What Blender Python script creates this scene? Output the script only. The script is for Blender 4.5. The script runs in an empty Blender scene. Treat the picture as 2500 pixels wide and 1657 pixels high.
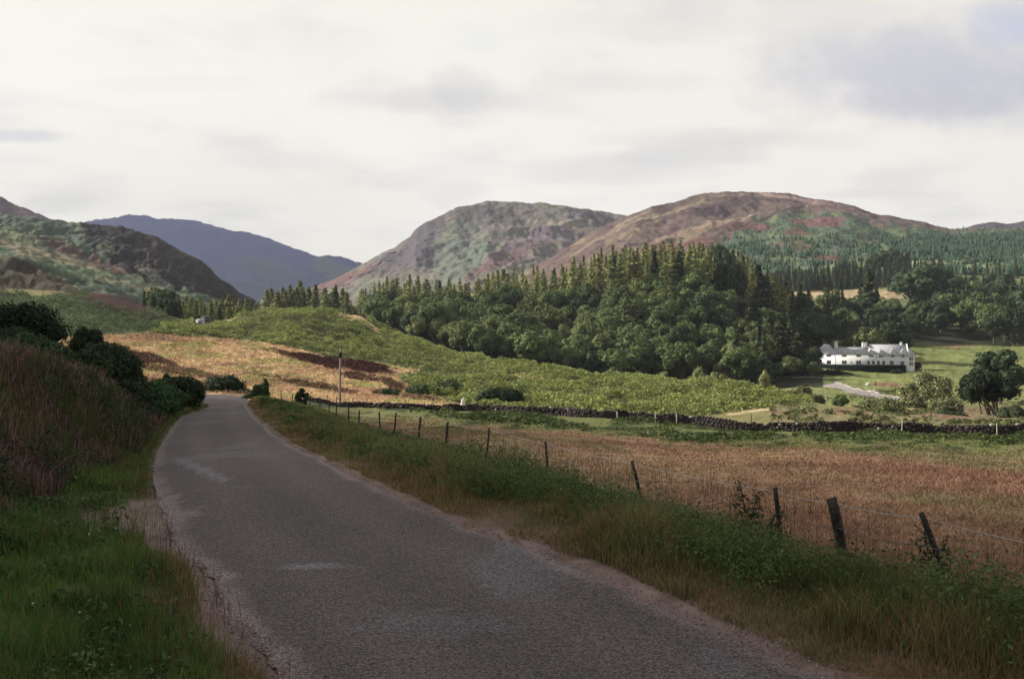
import bpy, math, random
import numpy as np
from mathutils import Vector, Matrix
R = math.radians
S = bpy.context.scene
COL = S.collection
F = 2430.0; HX = 1250.0; HY = 790.0; EYE = 2.2      # focal length in photo pixels, horizon, eye height (m)

# ------------------------------------------------------------------ camera
cd = bpy.data.cameras.new('camera'); cam = bpy.data.objects.new('camera', cd); COL.objects.link(cam)
cam.location = (0, 0, EYE); cam.rotation_euler = (R(90), 0, 0)
cd.sensor_width = 36.0; cd.lens = 36.0*F/2500.0; cd.shift_y = -(1657/2-HY)/2500.0
cd.clip_start = 0.1; cd.clip_end = 30000
S.camera = cam
S.view_settings.view_transform = 'Standard'; S.view_settings.look = 'None'
S.view_settings.gamma = 1; S.view_settings.exposure = 0.8

# ------------------------------------------------------------------ sun and sky
SUN = Vector((-0.82, 0.26, 0.50)).normalized()          # towards the sun
sl = bpy.data.lights.new('sun', 'SUN'); sl.energy = 5.0; sl.angle = R(0.6); sl.color = (1.0, 0.95, 0.87)
so = bpy.data.objects.new('sun', sl); COL.objects.link(so)
so.rotation_euler = SUN.to_track_quat('Z', 'Y').to_euler()
W = bpy.data.worlds.new('World'); S.world = W; W.use_nodes = True
nt = W.node_tree; nt.nodes.clear()
def N(t, **k):
    n = nt.nodes.new(t)
    for a, b in k.items(): setattr(n, a, b)
    return n
def L(a, b): nt.links.new(a, b)
def math_(op, a, b=None, c=None, clamp=False):
    n = N('ShaderNodeMath', operation=op); n.use_clamp = clamp
    for i, v in enumerate((a, b, c)):
        if v is None: continue
        if isinstance(v, (int, float)): n.inputs[i].default_value = v
        else: L(v, n.inputs[i])
    return n.outputs[0]
def mixc(f, a, b, typ='MIX'):
    n = N('ShaderNodeMix', data_type='RGBA', blend_type=typ)
    for s, v in ((n.inputs[0], f), (n.inputs[6], a), (n.inputs[7], b)):
        if isinstance(v, (int, float)): s.default_value = v
        elif isinstance(v, tuple): s.default_value = (*v[:3], 1)
        else: L(v, s)
    return n.outputs[2]
def ramp(f, lo, hi):
    n = N('ShaderNodeMapRange'); n.interpolation_type = 'SMOOTHSTEP'
    L(f, n.inputs[0]); n.inputs[1].default_value = lo; n.inputs[2].default_value = hi
    return n.outputs[0]
sky = N('ShaderNodeTexSky', sky_type='NISHITA'); sky.sun_disc = False
sky.sun_elevation = math.asin(SUN.z); sky.sun_rotation = math.atan2(SUN.x, SUN.y)
skyc = mixc(1.0, sky.outputs[0], (0.1, 0.1, 0.1), 'MULTIPLY')
tc = N('ShaderNodeTexCoord')
sp = N('ShaderNodeSeparateXYZ'); L(tc.outputs['Generated'], sp.inputs[0])
yy = math_('MAXIMUM', sp.outputs[1], 0.05)
zc = math_('MAXIMUM', sp.outputs[2], 0.0)
# clouds live on a flat layer overhead: project the view direction on it
den = math_('ADD', zc, 0.16)
cx = math_('DIVIDE', sp.outputs[0], den); cy = math_('DIVIDE', sp.outputs[1], den)
cv = N('ShaderNodeCombineXYZ'); L(cx, cv.inputs[0]); L(cy, cv.inputs[1])
def noise(vec, sc, det, rough=0.5, dist=0.0, off=0.0):
    n = N('ShaderNodeTexNoise'); n.inputs['Scale'].default_value = sc; n.inputs['Detail'].default_value = det
    n.inputs['Roughness'].default_value = rough; n.inputs['Distortion'].default_value = dist
    if off:
        m = N('ShaderNodeVectorMath', operation='ADD'); L(vec, m.inputs[0]); m.inputs[1].default_value = (off, off*.7, off*.3); vec = m.outputs[0]
    L(vec, n.inputs['Vector']); return n.outputs[0]
n1 = noise(cv.outputs[0], 1.1, 6, .55, .4); n2 = noise(cv.outputs[0], 2.3, 6, .5, .2, 7.3)
nb = noise(tc.outputs['Generated'], 8.0, 8, .68, .5, 3.1)
cloud = mixc(ramp(n2, .46, .72), (.84, .805, .735), (.69, .675, .645))
# darker cloud bases (direction-space patches broken up by noise)
def patch(px, py, rx, ry, amt, soft=1.0):
    t0, e0 = (px-HX)/F, (HY-py)/F
    tx = math_('SUBTRACT', math_('DIVIDE', sp.outputs[0], yy), t0)
    ez = math_('SUBTRACT', math_('DIVIDE', sp.outputs[2], yy), e0)
    a = math_('DIVIDE', tx, rx/F); b = math_('DIVIDE', ez, ry/F)
    q = math_('ADD', math_('MULTIPLY', a, a), math_('MULTIPLY', b, b))
    q = math_('ADD', q, math_('MULTIPLY', math_('SUBTRACT', nb, .5), 3.4))
    n = N('ShaderNodeMapRange'); n.interpolation_type = 'SMOOTHSTEP'; L(q, n.inputs[0])
    n.inputs[1].default_value = 1.6*soft; n.inputs[2].default_value = -.4; n.inputs[3].default_value = 0; n.inputs[4].default_value = amt
    return n.outputs[0]
for args, colr in (((2330, 190, 460, 130, 1.0), (.50, .50, .57)), ((2480, 60, 150, 60, .95), (.50, .53, .66)),
                   ((2140, 130, 280, 80, .8), (.57, .57, .61)), ((2250, 255, 260, 40, .8), (.52, .51, .56)), ((1750, 340, 300, 26, .4), (.62, .60, .58)), ((420, 205, 260, 26, .3), (.66, .66, .66)), ((700, 395, 260, 20, .25), (.66, .65, .63)), ((1010, 245, 240, 34, .75), (.60, .59, .585)),
                   ((1130, 215, 90, 50, .6), (.58, .57, .58)), ((70, 332, 120, 18, .8), (.55, .56, .60)),
                   ((1470, 415, 260, 38, .6), (.62, .61, .595)), ((1650, 385, 150, 24, .6), (.60, .59, .59)), ((1550, 200, 240, 30, .5), (.64, .63, .61)),
                   ((1180, 103, 60, 26, .35), (.62, .70, .77)), ((2020, 345, 120, 30, .4), (.66, .61, .61)),
                   ((1120, 470, 90, 30, .5), (.64, .63, .62)), ((760, 100, 170, 60, .35), (.69, .67, .61)), ((1560, 60, 300, 50, .4), (.68, .67, .63))):
    cloud = mixc(patch(*args), cloud, colr)
# overhead and behind, thicker grey cloud with breaks to the sky
dark = mixc(ramp(n1, .42, .66), (.40, .41, .44), (.62, .61, .60))
up = ramp(sp.outputs[2], .30, .75)
back = ramp(sp.outputs[1], .35, -.25)
mx = math_('MAXIMUM', up, back)
cloud = mixc(mx, cloud, dark)
brk = math_('MULTIPLY', ramp(n1, .56, .75), mx)
full = mixc(brk, cloud, skyc)
bg = N('ShaderNodeBackground'); L(full, bg.inputs[0]); bg.inputs[1].default_value = 0.63
wo = N('ShaderNodeOutputWorld'); L(bg.outputs[0], wo.inputs[0])

# ================================================================== helpers
rng = np.random.default_rng(11)
random.seed(5)
def lin(c):
    c = np.asarray(c, float)/255.0
    return np.where(c <= .04045, c/12.92, ((c+.055)/1.055)**2.4)
def A(r, g, b, k=.62):
    c = lin((r, g, b)); return (c*.82+.18*c.mean())*k*1.18          # picture colour of a sunlit surface -> base colour
def hsh(ix, iy, s):
    h = (ix.astype(np.int64)*374761393 + iy.astype(np.int64)*668265263 + s*1442695041) & 0xffffffff
    h = ((h ^ (h >> 13))*1274126177) & 0xffffffff
    h = h ^ (h >> 16)
    return (h & 0xffffff)/float(0xffffff)
def vn(x, y, s=0):
    x = np.asarray(x, float); y = np.asarray(y, float)
    ix = np.floor(x); iy = np.floor(y); fx = x-ix; fy = y-iy
    fx = fx*fx*fx*(fx*(fx*6-15)+10); fy = fy*fy*fy*(fy*(fy*6-15)+10)
    a = hsh(ix, iy, s); b = hsh(ix+1, iy, s); c = hsh(ix, iy+1, s); d = hsh(ix+1, iy+1, s)
    return (a+(b-a)*fx)*(1-fy)+(c+(d-c)*fx)*fy
def fbm(x, y, o=4, s=0, g=.5):
    t = 0; a = 1; w = 0
    x = np.asarray(x, float); y = np.asarray(y, float)
    for i in range(o):
        t = t+a*(vn(x, y, s+i*17)-.5)*2; w += a; a *= g
        x, y = x*1.93+y*.53+5.1, y*1.93-x*.53+1.7
    return t/w
def sstep(a, b, x):
    t = np.clip((x-a)/(b-a), 0, 1); return t*t*(3-2*t)
def wx(px, d): return (px-HX)/F*d
def pyz(py, d): return EYE-(py-HY)/F*d
def mk_mesh(name, V, faces, col=None, smooth=False):
    """faces: list of (n,k) int arrays"""
    me = bpy.data.meshes.new(name)
    V = np.ascontiguousarray(V, dtype=np.float32)
    me.vertices.add(len(V)); me.vertices.foreach_set('co', V.ravel())
    fl = [np.ascontiguousarray(f, dtype=np.int32) for f in faces if len(f)]
    nl = sum(f.size for f in fl); npoly = sum(len(f) for f in fl)
    me.loops.add(nl); me.polygons.add(npoly)
    me.loops.foreach_set('vertex_index', np.concatenate([f.ravel() for f in fl]))
    tot = np.concatenate([np.full(len(f), f.shape[1], np.int32) for f in fl])
    st = np.concatenate([[0], np.cumsum(tot)[:-1]]).astype(np.int32)
    me.polygons.foreach_set('loop_start', st)
    try: me.polygons.foreach_set('loop_total', tot)
    except Exception: pass
    if smooth: me.polygons.foreach_set('use_smooth', np.ones(npoly, bool))
    if col is not None:
        at = me.color_attributes.new('Col', 'FLOAT_COLOR', 'POINT')
        c4 = np.ones((len(V), 4), np.float32); c4[:, :3] = np.clip(col, 0, 1)
        at.data.foreach_set('color', c4.ravel())
    me.update(calc_edges=True); me.validate()
    return me
def link(name, me, mat=None, parent=None):
    o = bpy.data.objects.new(name, me); COL.objects.link(o)
    if mat is not None: me.materials.clear(); me.materials.append(mat)
    if parent is not None: o.parent = parent
    return o
def tag(o, label=None, cat=None, group=None, kind=None):
    if label: o['label'] = label
    if cat: o['category'] = cat
    if group: o['group'] = group
    if kind: o['kind'] = kind
    return o
def empty(name, loc, rz=0, sc=1):
    o = bpy.data.objects.new(name, None); COL.objects.link(o)
    o.location = loc; o.rotation_euler = (0, 0, rz)
    o.scale = (sc, sc, sc) if isinstance(sc, (int, float)) else sc
    o.empty_display_size = .3
    return o
def copy_tree(o, parent=None):
    c = o.copy(); COL.objects.link(c)
    if parent is not None: c.parent = parent
    for ch in list(o.children): copy_tree(ch, c)
    return c

# ---- materials
def mat_new(name):
    m = bpy.data.materials.new(name); m.use_nodes = True
    t = m.node_tree; t.nodes.clear(); return m, t
def surf_mat(name, base=None, attr=False, rough=.9, var=0.25, scale=3.0, bump=0.0, bscale=20.0, spec=.2, trans=0.0, objrand=0.0, c2=None, scale2=None, coord='Object', bdist=.05):
    m, t = mat_new(name)
    def n(ty, **k):
        q = t.nodes.new(ty)
        for a, b in k.items(): setattr(q, a, b)
        return q
    out = n('ShaderNodeOutputMaterial'); p = n('ShaderNodeBsdfPrincipled')
    p.inputs['Roughness'].default_value = rough; p.inputs['Specular IOR Level'].default_value = spec
    if attr:
        a = n('ShaderNodeVertexColor'); a.layer_name = 'Col'; csock = a.outputs[0]
    else:
        a = n('ShaderNodeRGB'); a.outputs[0].default_value = (*base, 1); csock = a.outputs[0]
    tcn = n('ShaderNodeTexCoord')
    def mul(cs, fac_sock, lo, hi):
        mr = n('ShaderNodeMapRange'); t.links.new(fac_sock, mr.inputs[0])
        mr.inputs[1].default_value = .25; mr.inputs[2].default_value = .75
        mr.inputs[3].default_value = lo; mr.inputs[4].default_value = hi
        vm = n('ShaderNodeVectorMath', operation='SCALE'); t.links.new(cs, vm.inputs[0]); t.links.new(mr.outputs[0], vm.inputs['Scale'])
        return vm.outputs[0]
    def nz(sc, det=4):
        q = n('ShaderNodeTexNoise'); q.inputs['Scale'].default_value = sc; q.inputs['Detail'].default_value = det; q.inputs['Roughness'].default_value = .6
        t.links.new(tcn.outputs[coord], q.inputs['Vector']); return q.outputs[0]
    if c2 is not None:
        mr = n('ShaderNodeMapRange'); t.links.new(nz(scale2 or scale), mr.inputs[0]); mr.inputs[1].default_value = .42; mr.inputs[2].default_value = .6
        mx = n('ShaderNodeMix', data_type='RGBA'); t.links.new(mr.outputs[0], mx.inputs[0]); t.links.new(csock, mx.inputs[6]); mx.inputs[7].default_value = (*c2, 1); csock = mx.outputs[2]
    if var: csock = mul(csock, nz(scale, 5), 1-var, 1+var)
    if objrand:
        oi = n('ShaderNodeObjectInfo')
        mr = n('ShaderNodeMapRange'); t.links.new(oi.outputs['Random'], mr.inputs[0]); mr.inputs[3].default_value = 1-objrand; mr.inputs[4].default_value = 1+objrand
        hs = n('ShaderNodeHueSaturation'); t.links.new(csock, hs.inputs['Color']); t.links.new(mr.outputs[0], hs.inputs['Value'])
        mh = n('ShaderNodeMath', operation='FRACT'); m7 = n('ShaderNodeMath', operation='MULTIPLY'); t.links.new(oi.outputs['Random'], m7.inputs[0]); m7.inputs[1].default_value = 7.31; t.links.new(m7.outputs[0], mh.inputs[0])
        mr2 = n('ShaderNodeMapRange'); t.links.new(mh.outputs[0], mr2.inputs[0]); mr2.inputs[3].default_value = .475; mr2.inputs[4].default_value = .52; t.links.new(mr2.outputs[0], hs.inputs['Hue'])
        csock = hs.outputs[0]
    t.links.new(csock, p.inputs['Base Color'])
    if bump:
        b = n('ShaderNodeBump'); b.inputs['Strength'].default_value = bump; b.inputs['Distance'].default_value = bdist
        t.links.new(nz(bscale, 6), b.inputs['Height']); t.links.new(b.outputs[0], p.inputs['Normal'])
    if trans:
        tr = n('ShaderNodeBsdfTranslucent'); t.links.new(csock, tr.inputs[0]); ms = n('ShaderNodeMixShader'); ms.inputs[0].default_value = trans
        t.links.new(p.outputs[0], ms.inputs[1]); t.links.new(tr.outputs[0], ms.inputs[2]); t.links.new(ms.outputs[0], out.inputs[0])
    else: t.links.new(p.outputs[0], out.inputs[0])
    return m
M = {}
M['leaf'] = surf_mat('leaf', attr=True, rough=.75, var=.18, scale=1.2, trans=.22, objrand=.22, spec=.12)
M['blade'] = surf_mat('blade', attr=True, rough=.8, var=.25, scale=1.5, trans=.25, spec=.1)
M['bark'] = surf_mat('bark', base=(.10, .075, .055), var=.35, scale=6, bump=.4)
M['wood'] = surf_mat('weathered_wood', base=(.028, .022, .019), var=.5, scale=9, bump=.5, bscale=35, c2=(.055, .048, .04), scale2=14)
M['polewood'] = surf_mat('pole_wood', base=(.22, .19, .17), var=.3, scale=2, bump=.2)
M['palewood'] = surf_mat('pale_post_wood', base=(.50, .46, .36), var=.25, scale=2)
M['wire'] = surf_mat('fence_wire', base=(.10, .085, .08), var=.3, scale=4, rough=.6)
M['wiretop'] = surf_mat('galvanised_wire', base=(.34, .31, .29), var=.3, scale=4, rough=.6)
M['stone'] = surf_mat('dark_stone', attr=True, var=.4, scale=3.5, bump=.5, bscale=14)
M['render'] = surf_mat('white_harling', base=(.72, .71, .67), var=.08, scale=.8, bump=.2, bscale=12)
M['slate'] = surf_mat('grey_slate', base=(.40, .40, .42), var=.16, scale=1.5, bump=.3, bscale=9, c2=(.38, .36, .36), scale2=.25)
M['glass'] = surf_mat('window_glass', base=(.035, .04, .045), var=.2, scale=2, rough=.12, spec=.5)
M['frame'] = surf_mat('window_paint', base=(.6, .6, .57), var=.05, scale=2)

# ------------------------------------------------------------------ terrain heights: thin-plate through surveyed points
PTS = []                                    # (x, y, z)
def P(px, d, py=None, z=None):
    if z is None: z = pyz(py, d)
    PTS.append((wx(px, d), d, z))
ROADZ = ([-12, 3, 6, 8, 11, 15, 20, 27, 35, 45, 55, 67, 80], [.25, .05, 0, 0, -.05, -.2, -.5, -.85, -1.25, -1.85, -2.4, -3.05, -3.3])
def zr(d): return float(np.interp(d, *ROADZ))
# road edges (x, y)
RE = [(10.9, -12), (7.4, -5), (4.0, 2), (1.95, 6.2), (1.35, 7.4), (.31, 9.6), (-.94, 11.8), (-2.38, 15.5), (-4.53, 21.6), (-6.33, 26.8), (-8.87, 35), (-12.9, 49), (-16.4, 61), (-17.8, 68), (-19.9, 73), (-23.8, 76.5), (-28.5, 79)]
LE = [(7.6, -13), (4.1, -6), (.65, 2), (-1.46, 6.2), (-1.98, 7.2), (-2.6, 8.6), (-3.3, 9.8), (-4.05, 11.6), (-5.28, 14.6), (-7.4, 20.6), (-9.64, 27.8), (-12.6, 37.5), (-14.2, 44), (-15.6, 50.5), (-16.9, 56), (-19.3, 61), (-23.5, 65.5), (-28.5, 68)]
for x, y in RE+LE: PTS.append((x, y, zr(y)))
for (x, y) in RE[3:13]: PTS.append((x+1.1, y+.3, zr(y)+.06))
for (x, y) in LE[3:15]: PTS.append((x-1.0, y-.3, zr(y)+.08))
FENCE = [(5.3, 4.9, -.45), (4.03, 9.8, -.78), (3.31, 12.5, -.96), (2.06, 17.1, -1.26), (.74, 22, -1.5), (-.62, 27, -1.73), (-2.09, 32.4, -2.1), (-3.42, 37.3, -2.38), (-5.04, 43.3, -2.77), (-6.5, 48.7, -3.2), (-8.2, 53.5, -3.55), (-9.6, 58.5, -3.8), (-11.1, 63, -3.85)]
for p in FENCE: PTS.append(p)
# the field right of the fence
for px, rows in {1200: [(45, -2.95), (70, -4.6), (90, -6.1)], 1500: [(22, -1.75), (40, -3.15), (60, -4.9), (80, -6.5)], 1900: [(15, -1.15), (30, -2.2), (50, -4.1), (75, -6.4)],
                 2500: [(9, -.7), (15, -1.1), (30, -2.3), (50, -4.3), (75, -6.6)], 1000: [(55, -3.7), (75, -5.2), (92, -6.4)], 850: [(80, -5.0)], 740: [(80, -4.5)], 3100: [(6, -.4), (20, -1.4), (50, -4.3), (90, -8.0)]}.items():
    for d, z in rows: P(px, d, z=z)
WALL = [(742, 977, 105), (850, 991, 112), (1000, 999, 111), (1130, 1006, 110), (1300, 1014, 106), (1500, 1028, 102), (1700, 1042, 99), (1800, 1050, 97), (1950, 1052, 95), (2100, 1053, 93), (2300, 1060, 91), (2500, 1064, 90), (2700, 1068, 90)]
for px, py, d in WALL: P(px, d, py)
for px, rows in {600: [(950, 90), (900, 125), (850, 165), (825, 195)], 740: [(960, 118), (925, 138), (880, 170), (855, 195)], 850: [(970, 122), (940, 140), (905, 168), (885, 190), (830, 222)], 450: [(948, 85), (900, 110), (850, 150), (823, 190)],
                 280: [(870, 110), (822, 165)], 1050: [(978, 130), (950, 150), (908, 190)], 1200: [(978, 130), (932, 180)], 1400: [(1000, 130), (956, 170)], 1700: [(1008, 125), (970, 160)],
                 1950: [(1030, 110), (1012, 125), (995, 145)], 2100: [(1036, 110), (1010, 140), (992, 180), (966, 250), (937, 330), (904, 395), (868, 450)],
                 2250: [(1036, 112), (1015, 140), (1005, 190), (970, 260), (935, 330), (904, 395), (868, 450)],
                 2400: [(1035, 115), (1022, 145), (1024, 205), (965, 285), (930, 340), (905, 395), (866, 450)], 2700: [(1035, 115), (1020, 200), (930, 340), (866, 450)],
                 0: [(842, 70), (830, 100), (815, 140), (697, 240), (629, 350), (590, 500)], 100: [(810, 150), (707, 245), (650, 350), (610, 480)],
                 163: [(712, 250), (694, 335)], 250: [(708, 255), (690, 380), (650, 500)], 320: [(730, 255), (712, 380)], 355: [(748, 245)], 400: [(768, 235), (735, 400), (705, 480)], 500: [(745, 480)], 600: [(763, 450)], -300: [(690, 240), (610, 350), (570, 500), (800, 140)]}.items():
    for py, d in rows: P(px, d, py)
P(250, 80, z=-1.7); P(0, 285, z=10.2); P(100, 290, z=9.6); P(200, 300, z=9.5); P(300, 320, z=8.5); P(450, 260, z=1.9); P(420, 330, z=1.6); P(560, 330, z=1.2); P(500, 390, z=3); P(300, 350, z=12)
KN = [(429, 791, 222), (500, 792, 230), (559, 792, 235), (592, 775, 242), (636, 760, 250), (680, 754, 256), (748, 753, 260), (807, 756, 262), (837, 762, 262), (881, 768, 262), (911, 784, 262), (955, 803, 262), (985, 823, 260), (1029, 842, 258), (1088, 856, 255), (1132, 873, 251), (1221, 889, 245),
      (1300, 897, 238), (1370, 909, 230), (1438, 918, 224), (1556, 924, 215), (1675, 935, 200), (1810, 945, 185), (1900, 963, 168), (1990, 985, 155)]
for px, py, d in KN: P(px, d, py)
for px, py, d in KN[4:]: P(px, d+38, z=pyz(py, d)-(5.5 if px > 900 else 3))
for px, d, z in [(560, 290, 1.0), (650, 300, 2.5), (760, 320, 2), (760, 420, 5), (800, 480, 9), (650, 420, 4), (650, 500, 8), (1900, 250, -15.5), (1900, 320, -18), (1700, 270, -17), (1500, 290, -18)]: P(px, d, z=z)
for px, rows in {900: [(812, 380), (785, 430), (765, 480)], 1100: [(880, 335), (820, 400), (765, 480)], 1250: [(905, 335), (845, 400), (748, 480)], 1400: [(925, 335), (850, 400), (720, 480)], 1600: [(936, 335), (835, 400), (698, 480)],
                 1800: [(945, 330), (865, 400), (722, 480)], 1950: [(936, 330), (880, 400), (812, 480)], 2050: [(820, 480), (780, 600), (722, 750), (665, 950), (630, 1150)], 2250: [(826, 490), (780, 600), (716, 750), (655, 950), (625, 1150)],
                 2500: [(830, 490), (785, 600), (725, 750), (660, 950), (625, 1150)], 2800: [(830, 490), (785, 600), (725, 750), (660, 950), (625, 1150)]}.items():
    for py, d in rows: P(px, d, py)
for px in (700, 900, 1100, 1400, 1600, 1800):
    zt = {700: 8, 900: 8, 1100: 8, 1400: 15, 1600: 20, 1800: 15}[px]
    P(px, 530, z=zt); P(px, 700, z=zt+4); P(px, 1150, z=22 if px < 1700 else 45)
P(200, 700, z=40); P(500, 700, z=12); P(0, 1150, z=60); P(450, 1150, z=20); P(-300, 1150, z=60)
# the left bank
for yb in (-6, 2, 6, 9, 12, 16, 21, 27, 35, 43, 52, 60):
    xe = float(np.interp(yb, [p[1] for p in LE], [p[0] for p in LE]))
    for s_, dz in ((2, .08), (4.5, .2), (9, .4)): PTS.append((xe-s_, yb, zr(yb)+dz))
P(0, 70, z=-1.5); P(-300, 70, z=-1.0)
PTS += [(12, -6, 0), (9, 2, -.2)]
PTS = np.array(PTS)
D0 = 8.0 + 6
def uv(x, y): return x/(y+D0)*6.0, np.log(y+D0)*3.2
pu, pv = uv(PTS[:, 0], PTS[:, 1])
def kern(r2): return np.where(r2 > 1e-12, .5*r2*np.log(np.maximum(r2, 1e-12)), 0)
n_ = len(PTS)
K = kern((pu[:, None]-pu)**2+(pv[:, None]-pv)**2)+np.eye(n_)*2e-4
Q = np.c_[np.ones(n_), pu, pv]
sysm = np.block([[K, Q], [Q.T, np.zeros((3, 3))]])
# interpolate heights divided by distance, so far errors stay small in angle
wgt = PTS[:, 1]+D0
sol = np.linalg.solve(sysm, np.r_[(PTS[:, 2]-EYE)/wgt, 0, 0, 0])
GU = np.linspace(-4.6, 5.2, 420); GV = np.linspace(np.log(1.6)*3.2, np.log(1300+D0)*3.2, 620)
gu, gv = np.meshgrid(GU, GV)
GZ = np.zeros(gu.size); fu, fv = gu.ravel(), gv.ravel()
for i in range(0, gu.size, 20000):
    a, b = fu[i:i+20000], fv[i:i+20000]
    GZ[i:i+20000] = kern((a[:, None]-pu)**2+(b[:, None]-pv)**2) @ sol[:n_]+sol[n_]+sol[n_+1]*a+sol[n_+2]*b
GZ = GZ.reshape(gu.shape)
def H0(x, y):
    u, v = uv(x, y)
    i = np.clip((u-GU[0])/(GU[1]-GU[0]), 0, len(GU)-1.001); j = np.clip((v-GV[0])/(GV[1]-GV[0]), 0, len(GV)-1.001)
    a = i.astype(int); b = j.astype(int); fa = i-a; fb = j-b
    z = (GZ[b, a]*(1-fa)+GZ[b, a+1]*fa)*(1-fb)+(GZ[b+1, a]*(1-fa)+GZ[b+1, a+1]*fa)*fb
    return z*(y+D0)+EYE
REy = np.array(RE); LEy = np.array(LE)
def resamp(pl, n):
    pl = np.array(pl, float)
    # catmull-ish smoothing by dense linear then box filter
    s = np.r_[0, np.cumsum(np.hypot(*np.diff(pl, axis=0).T))]
    t = np.linspace(0, s[-1], n); q = np.c_[np.interp(t, s, pl[:, 0]), np.interp(t, s, pl[:, 1])]
    for _ in range(12): q[1:-1] = (q[:-2]+q[1:-1]*2+q[2:])/4
    return q
NR = 700
# parametrise both edges by the same stations
ks = np.linspace(0, 1, NR)
def param(pl):
    pl = np.array(pl, float); k = np.linspace(0, 1, len(pl))
    q = np.c_[np.interp(ks, k, pl[:, 0]), np.interp(ks, k, pl[:, 1])]
    for _ in range(160): q[1:-1] = (q[:-2]+q[1:-1]*2+q[2:])/4
    return q
RQ = param(RE+[(-34, 80.5)]); LQ = param(LE)
def seg_dist(x, y, pl):
    """distance to a dense polyline (points)"""
    out = np.empty(x.size); xf, yf = x.ravel(), y.ravel()
    for i in range(0, x.size, 40000):
        out[i:i+40000] = np.sqrt(((xf[i:i+40000, None]-pl[:, 0])**2+(yf[i:i+40000, None]-pl[:, 1])**2).min(1))
    return out.reshape(x.shape)
def inpoly(x, y, poly):
    inside = np.zeros(x.shape, bool); n = len(poly)
    for i in range(n):
        x1, y1 = poly[i]; x2, y2 = poly[(i+1) % n]
        if y1 == y2: continue
        c = ((y1 > y) != (y2 > y)) & (x < (x2-x1)*(y-y1)/(y2-y1)+x1)
        inside ^= c
    return inside
roadpoly = [tuple(p) for p in RQ[::6]]+[tuple(p) for p in LQ[::-6]]
def road_mask(x, y):
    m = np.zeros(x.shape)
    near = (y < 86) & (x < 13) & (x > -36)
    if near.any():
        xs, ys = x[near], y[near]
        ins = inpoly(xs, ys, roadpoly)
        dd = np.minimum(seg_dist(xs, ys, RQ[::4]), seg_dist(xs, ys, LQ[::4]))
        m[near] = np.where(ins, dd, -dd)
    m[~near] = -50
    return m                                   # signed distance, positive inside the road
def relief(x, y):
    d = y
    a = np.clip((d-60)/200, 0, 1)
    z = fbm(x/28, y/28, 4, 3)*1.6*a
    z = z+fbm(x/11, y/13, 5, 29, .6)*3.2*sstep(225, 300, d)*sstep(-62, -80, x)
    z = z+fbm(x/5, y/5, 3, 9)*.28*sstep(8, 80, d)+fbm(x/1.3, y/1.3, 3, 19)*.05
    return z
def bank(x, y):
    sd = np.interp(y, LQ[:, 1], LQ[:, 0])-x
    b = np.interp(y, [7.5, 9, 12, 15, 18, 22, 27, 35, 45, 60, 75], [0, .18, 1.15, 1.75, 1.75, 1.5, 1.3, 1.25, 1.0, .5, 0])
    s0 = np.interp(y, [9, 12, 16, 20, 27, 35, 60], [1.5, 1.1, .8, .3, .05, .2, .6]); s1 = np.interp(y, [9, 12, 16, 20, 22, 27, 35, 60], [4, 3.6, 2.5, 1.8, 1.6, 2.2, 3, 5])
    return b*sstep(0, 1, (sd-s0)/(s1-s0))
def H(x, y):
    x = np.asarray(x, float); y = np.asarray(y, float)
    return H0(x, y)+relief(x, y)+bank(x, y)
def Hs(x, y): return float(H(np.array([x]), np.array([y]))[0])

# ------------------------------------------------------------------ colour zones of the ground (colour of the soil and turf itself)
def pxpy(x, y, z): return HX+F*x/np.maximum(y, .3), HY+F*(EYE-z)/np.maximum(y, .3)
def zone(px, py, poly, s, amp=9, sc=30, soft=None):
    qx = px+fbm(px/sc, py/sc*2, 3, s)*amp*1.6; qy = py+fbm(px/sc+9, py/sc*2+4, 3, s+5)*amp*.6
    return inpoly(qx, qy, poly).astype(float)
def blob(px, py, cx, cy, rx, ry, ang=0, s=1, rough=.9, sc=1.0):
    a = R(ang); dx = px-cx; dy = py-cy
    u = dx*math.cos(a)+dy*math.sin(a); v = -dx*math.sin(a)+dy*math.cos(a)
    n = fbm(u/(rx*.35)*sc, v/(ry*.5)*sc, 4, s, .6)
    q = (u/rx)**2+(v/ry)**2+n*rough
    return sstep(1.15, .65, q)
def mixw(c, w, col): return c*(1-w[:, None])+np.asarray(col)[None, :]*w[:, None]
HK = .50
def blend(c, px, py, lst, k=HK, s0=100):
    for i, (b, colr, st) in enumerate(lst):
        c = mixw(c, blob(px, py, *b, s0+i*7)*st, A(*colr, k))
    return c
def streak(px, py, ang, l, w, s, o=4):
    a = R(ang); u = px*math.cos(a)+py*math.sin(a); v = -px*math.sin(a)+py*math.cos(a)
    return fbm(u/l, v/w, o, s, .58)
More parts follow.
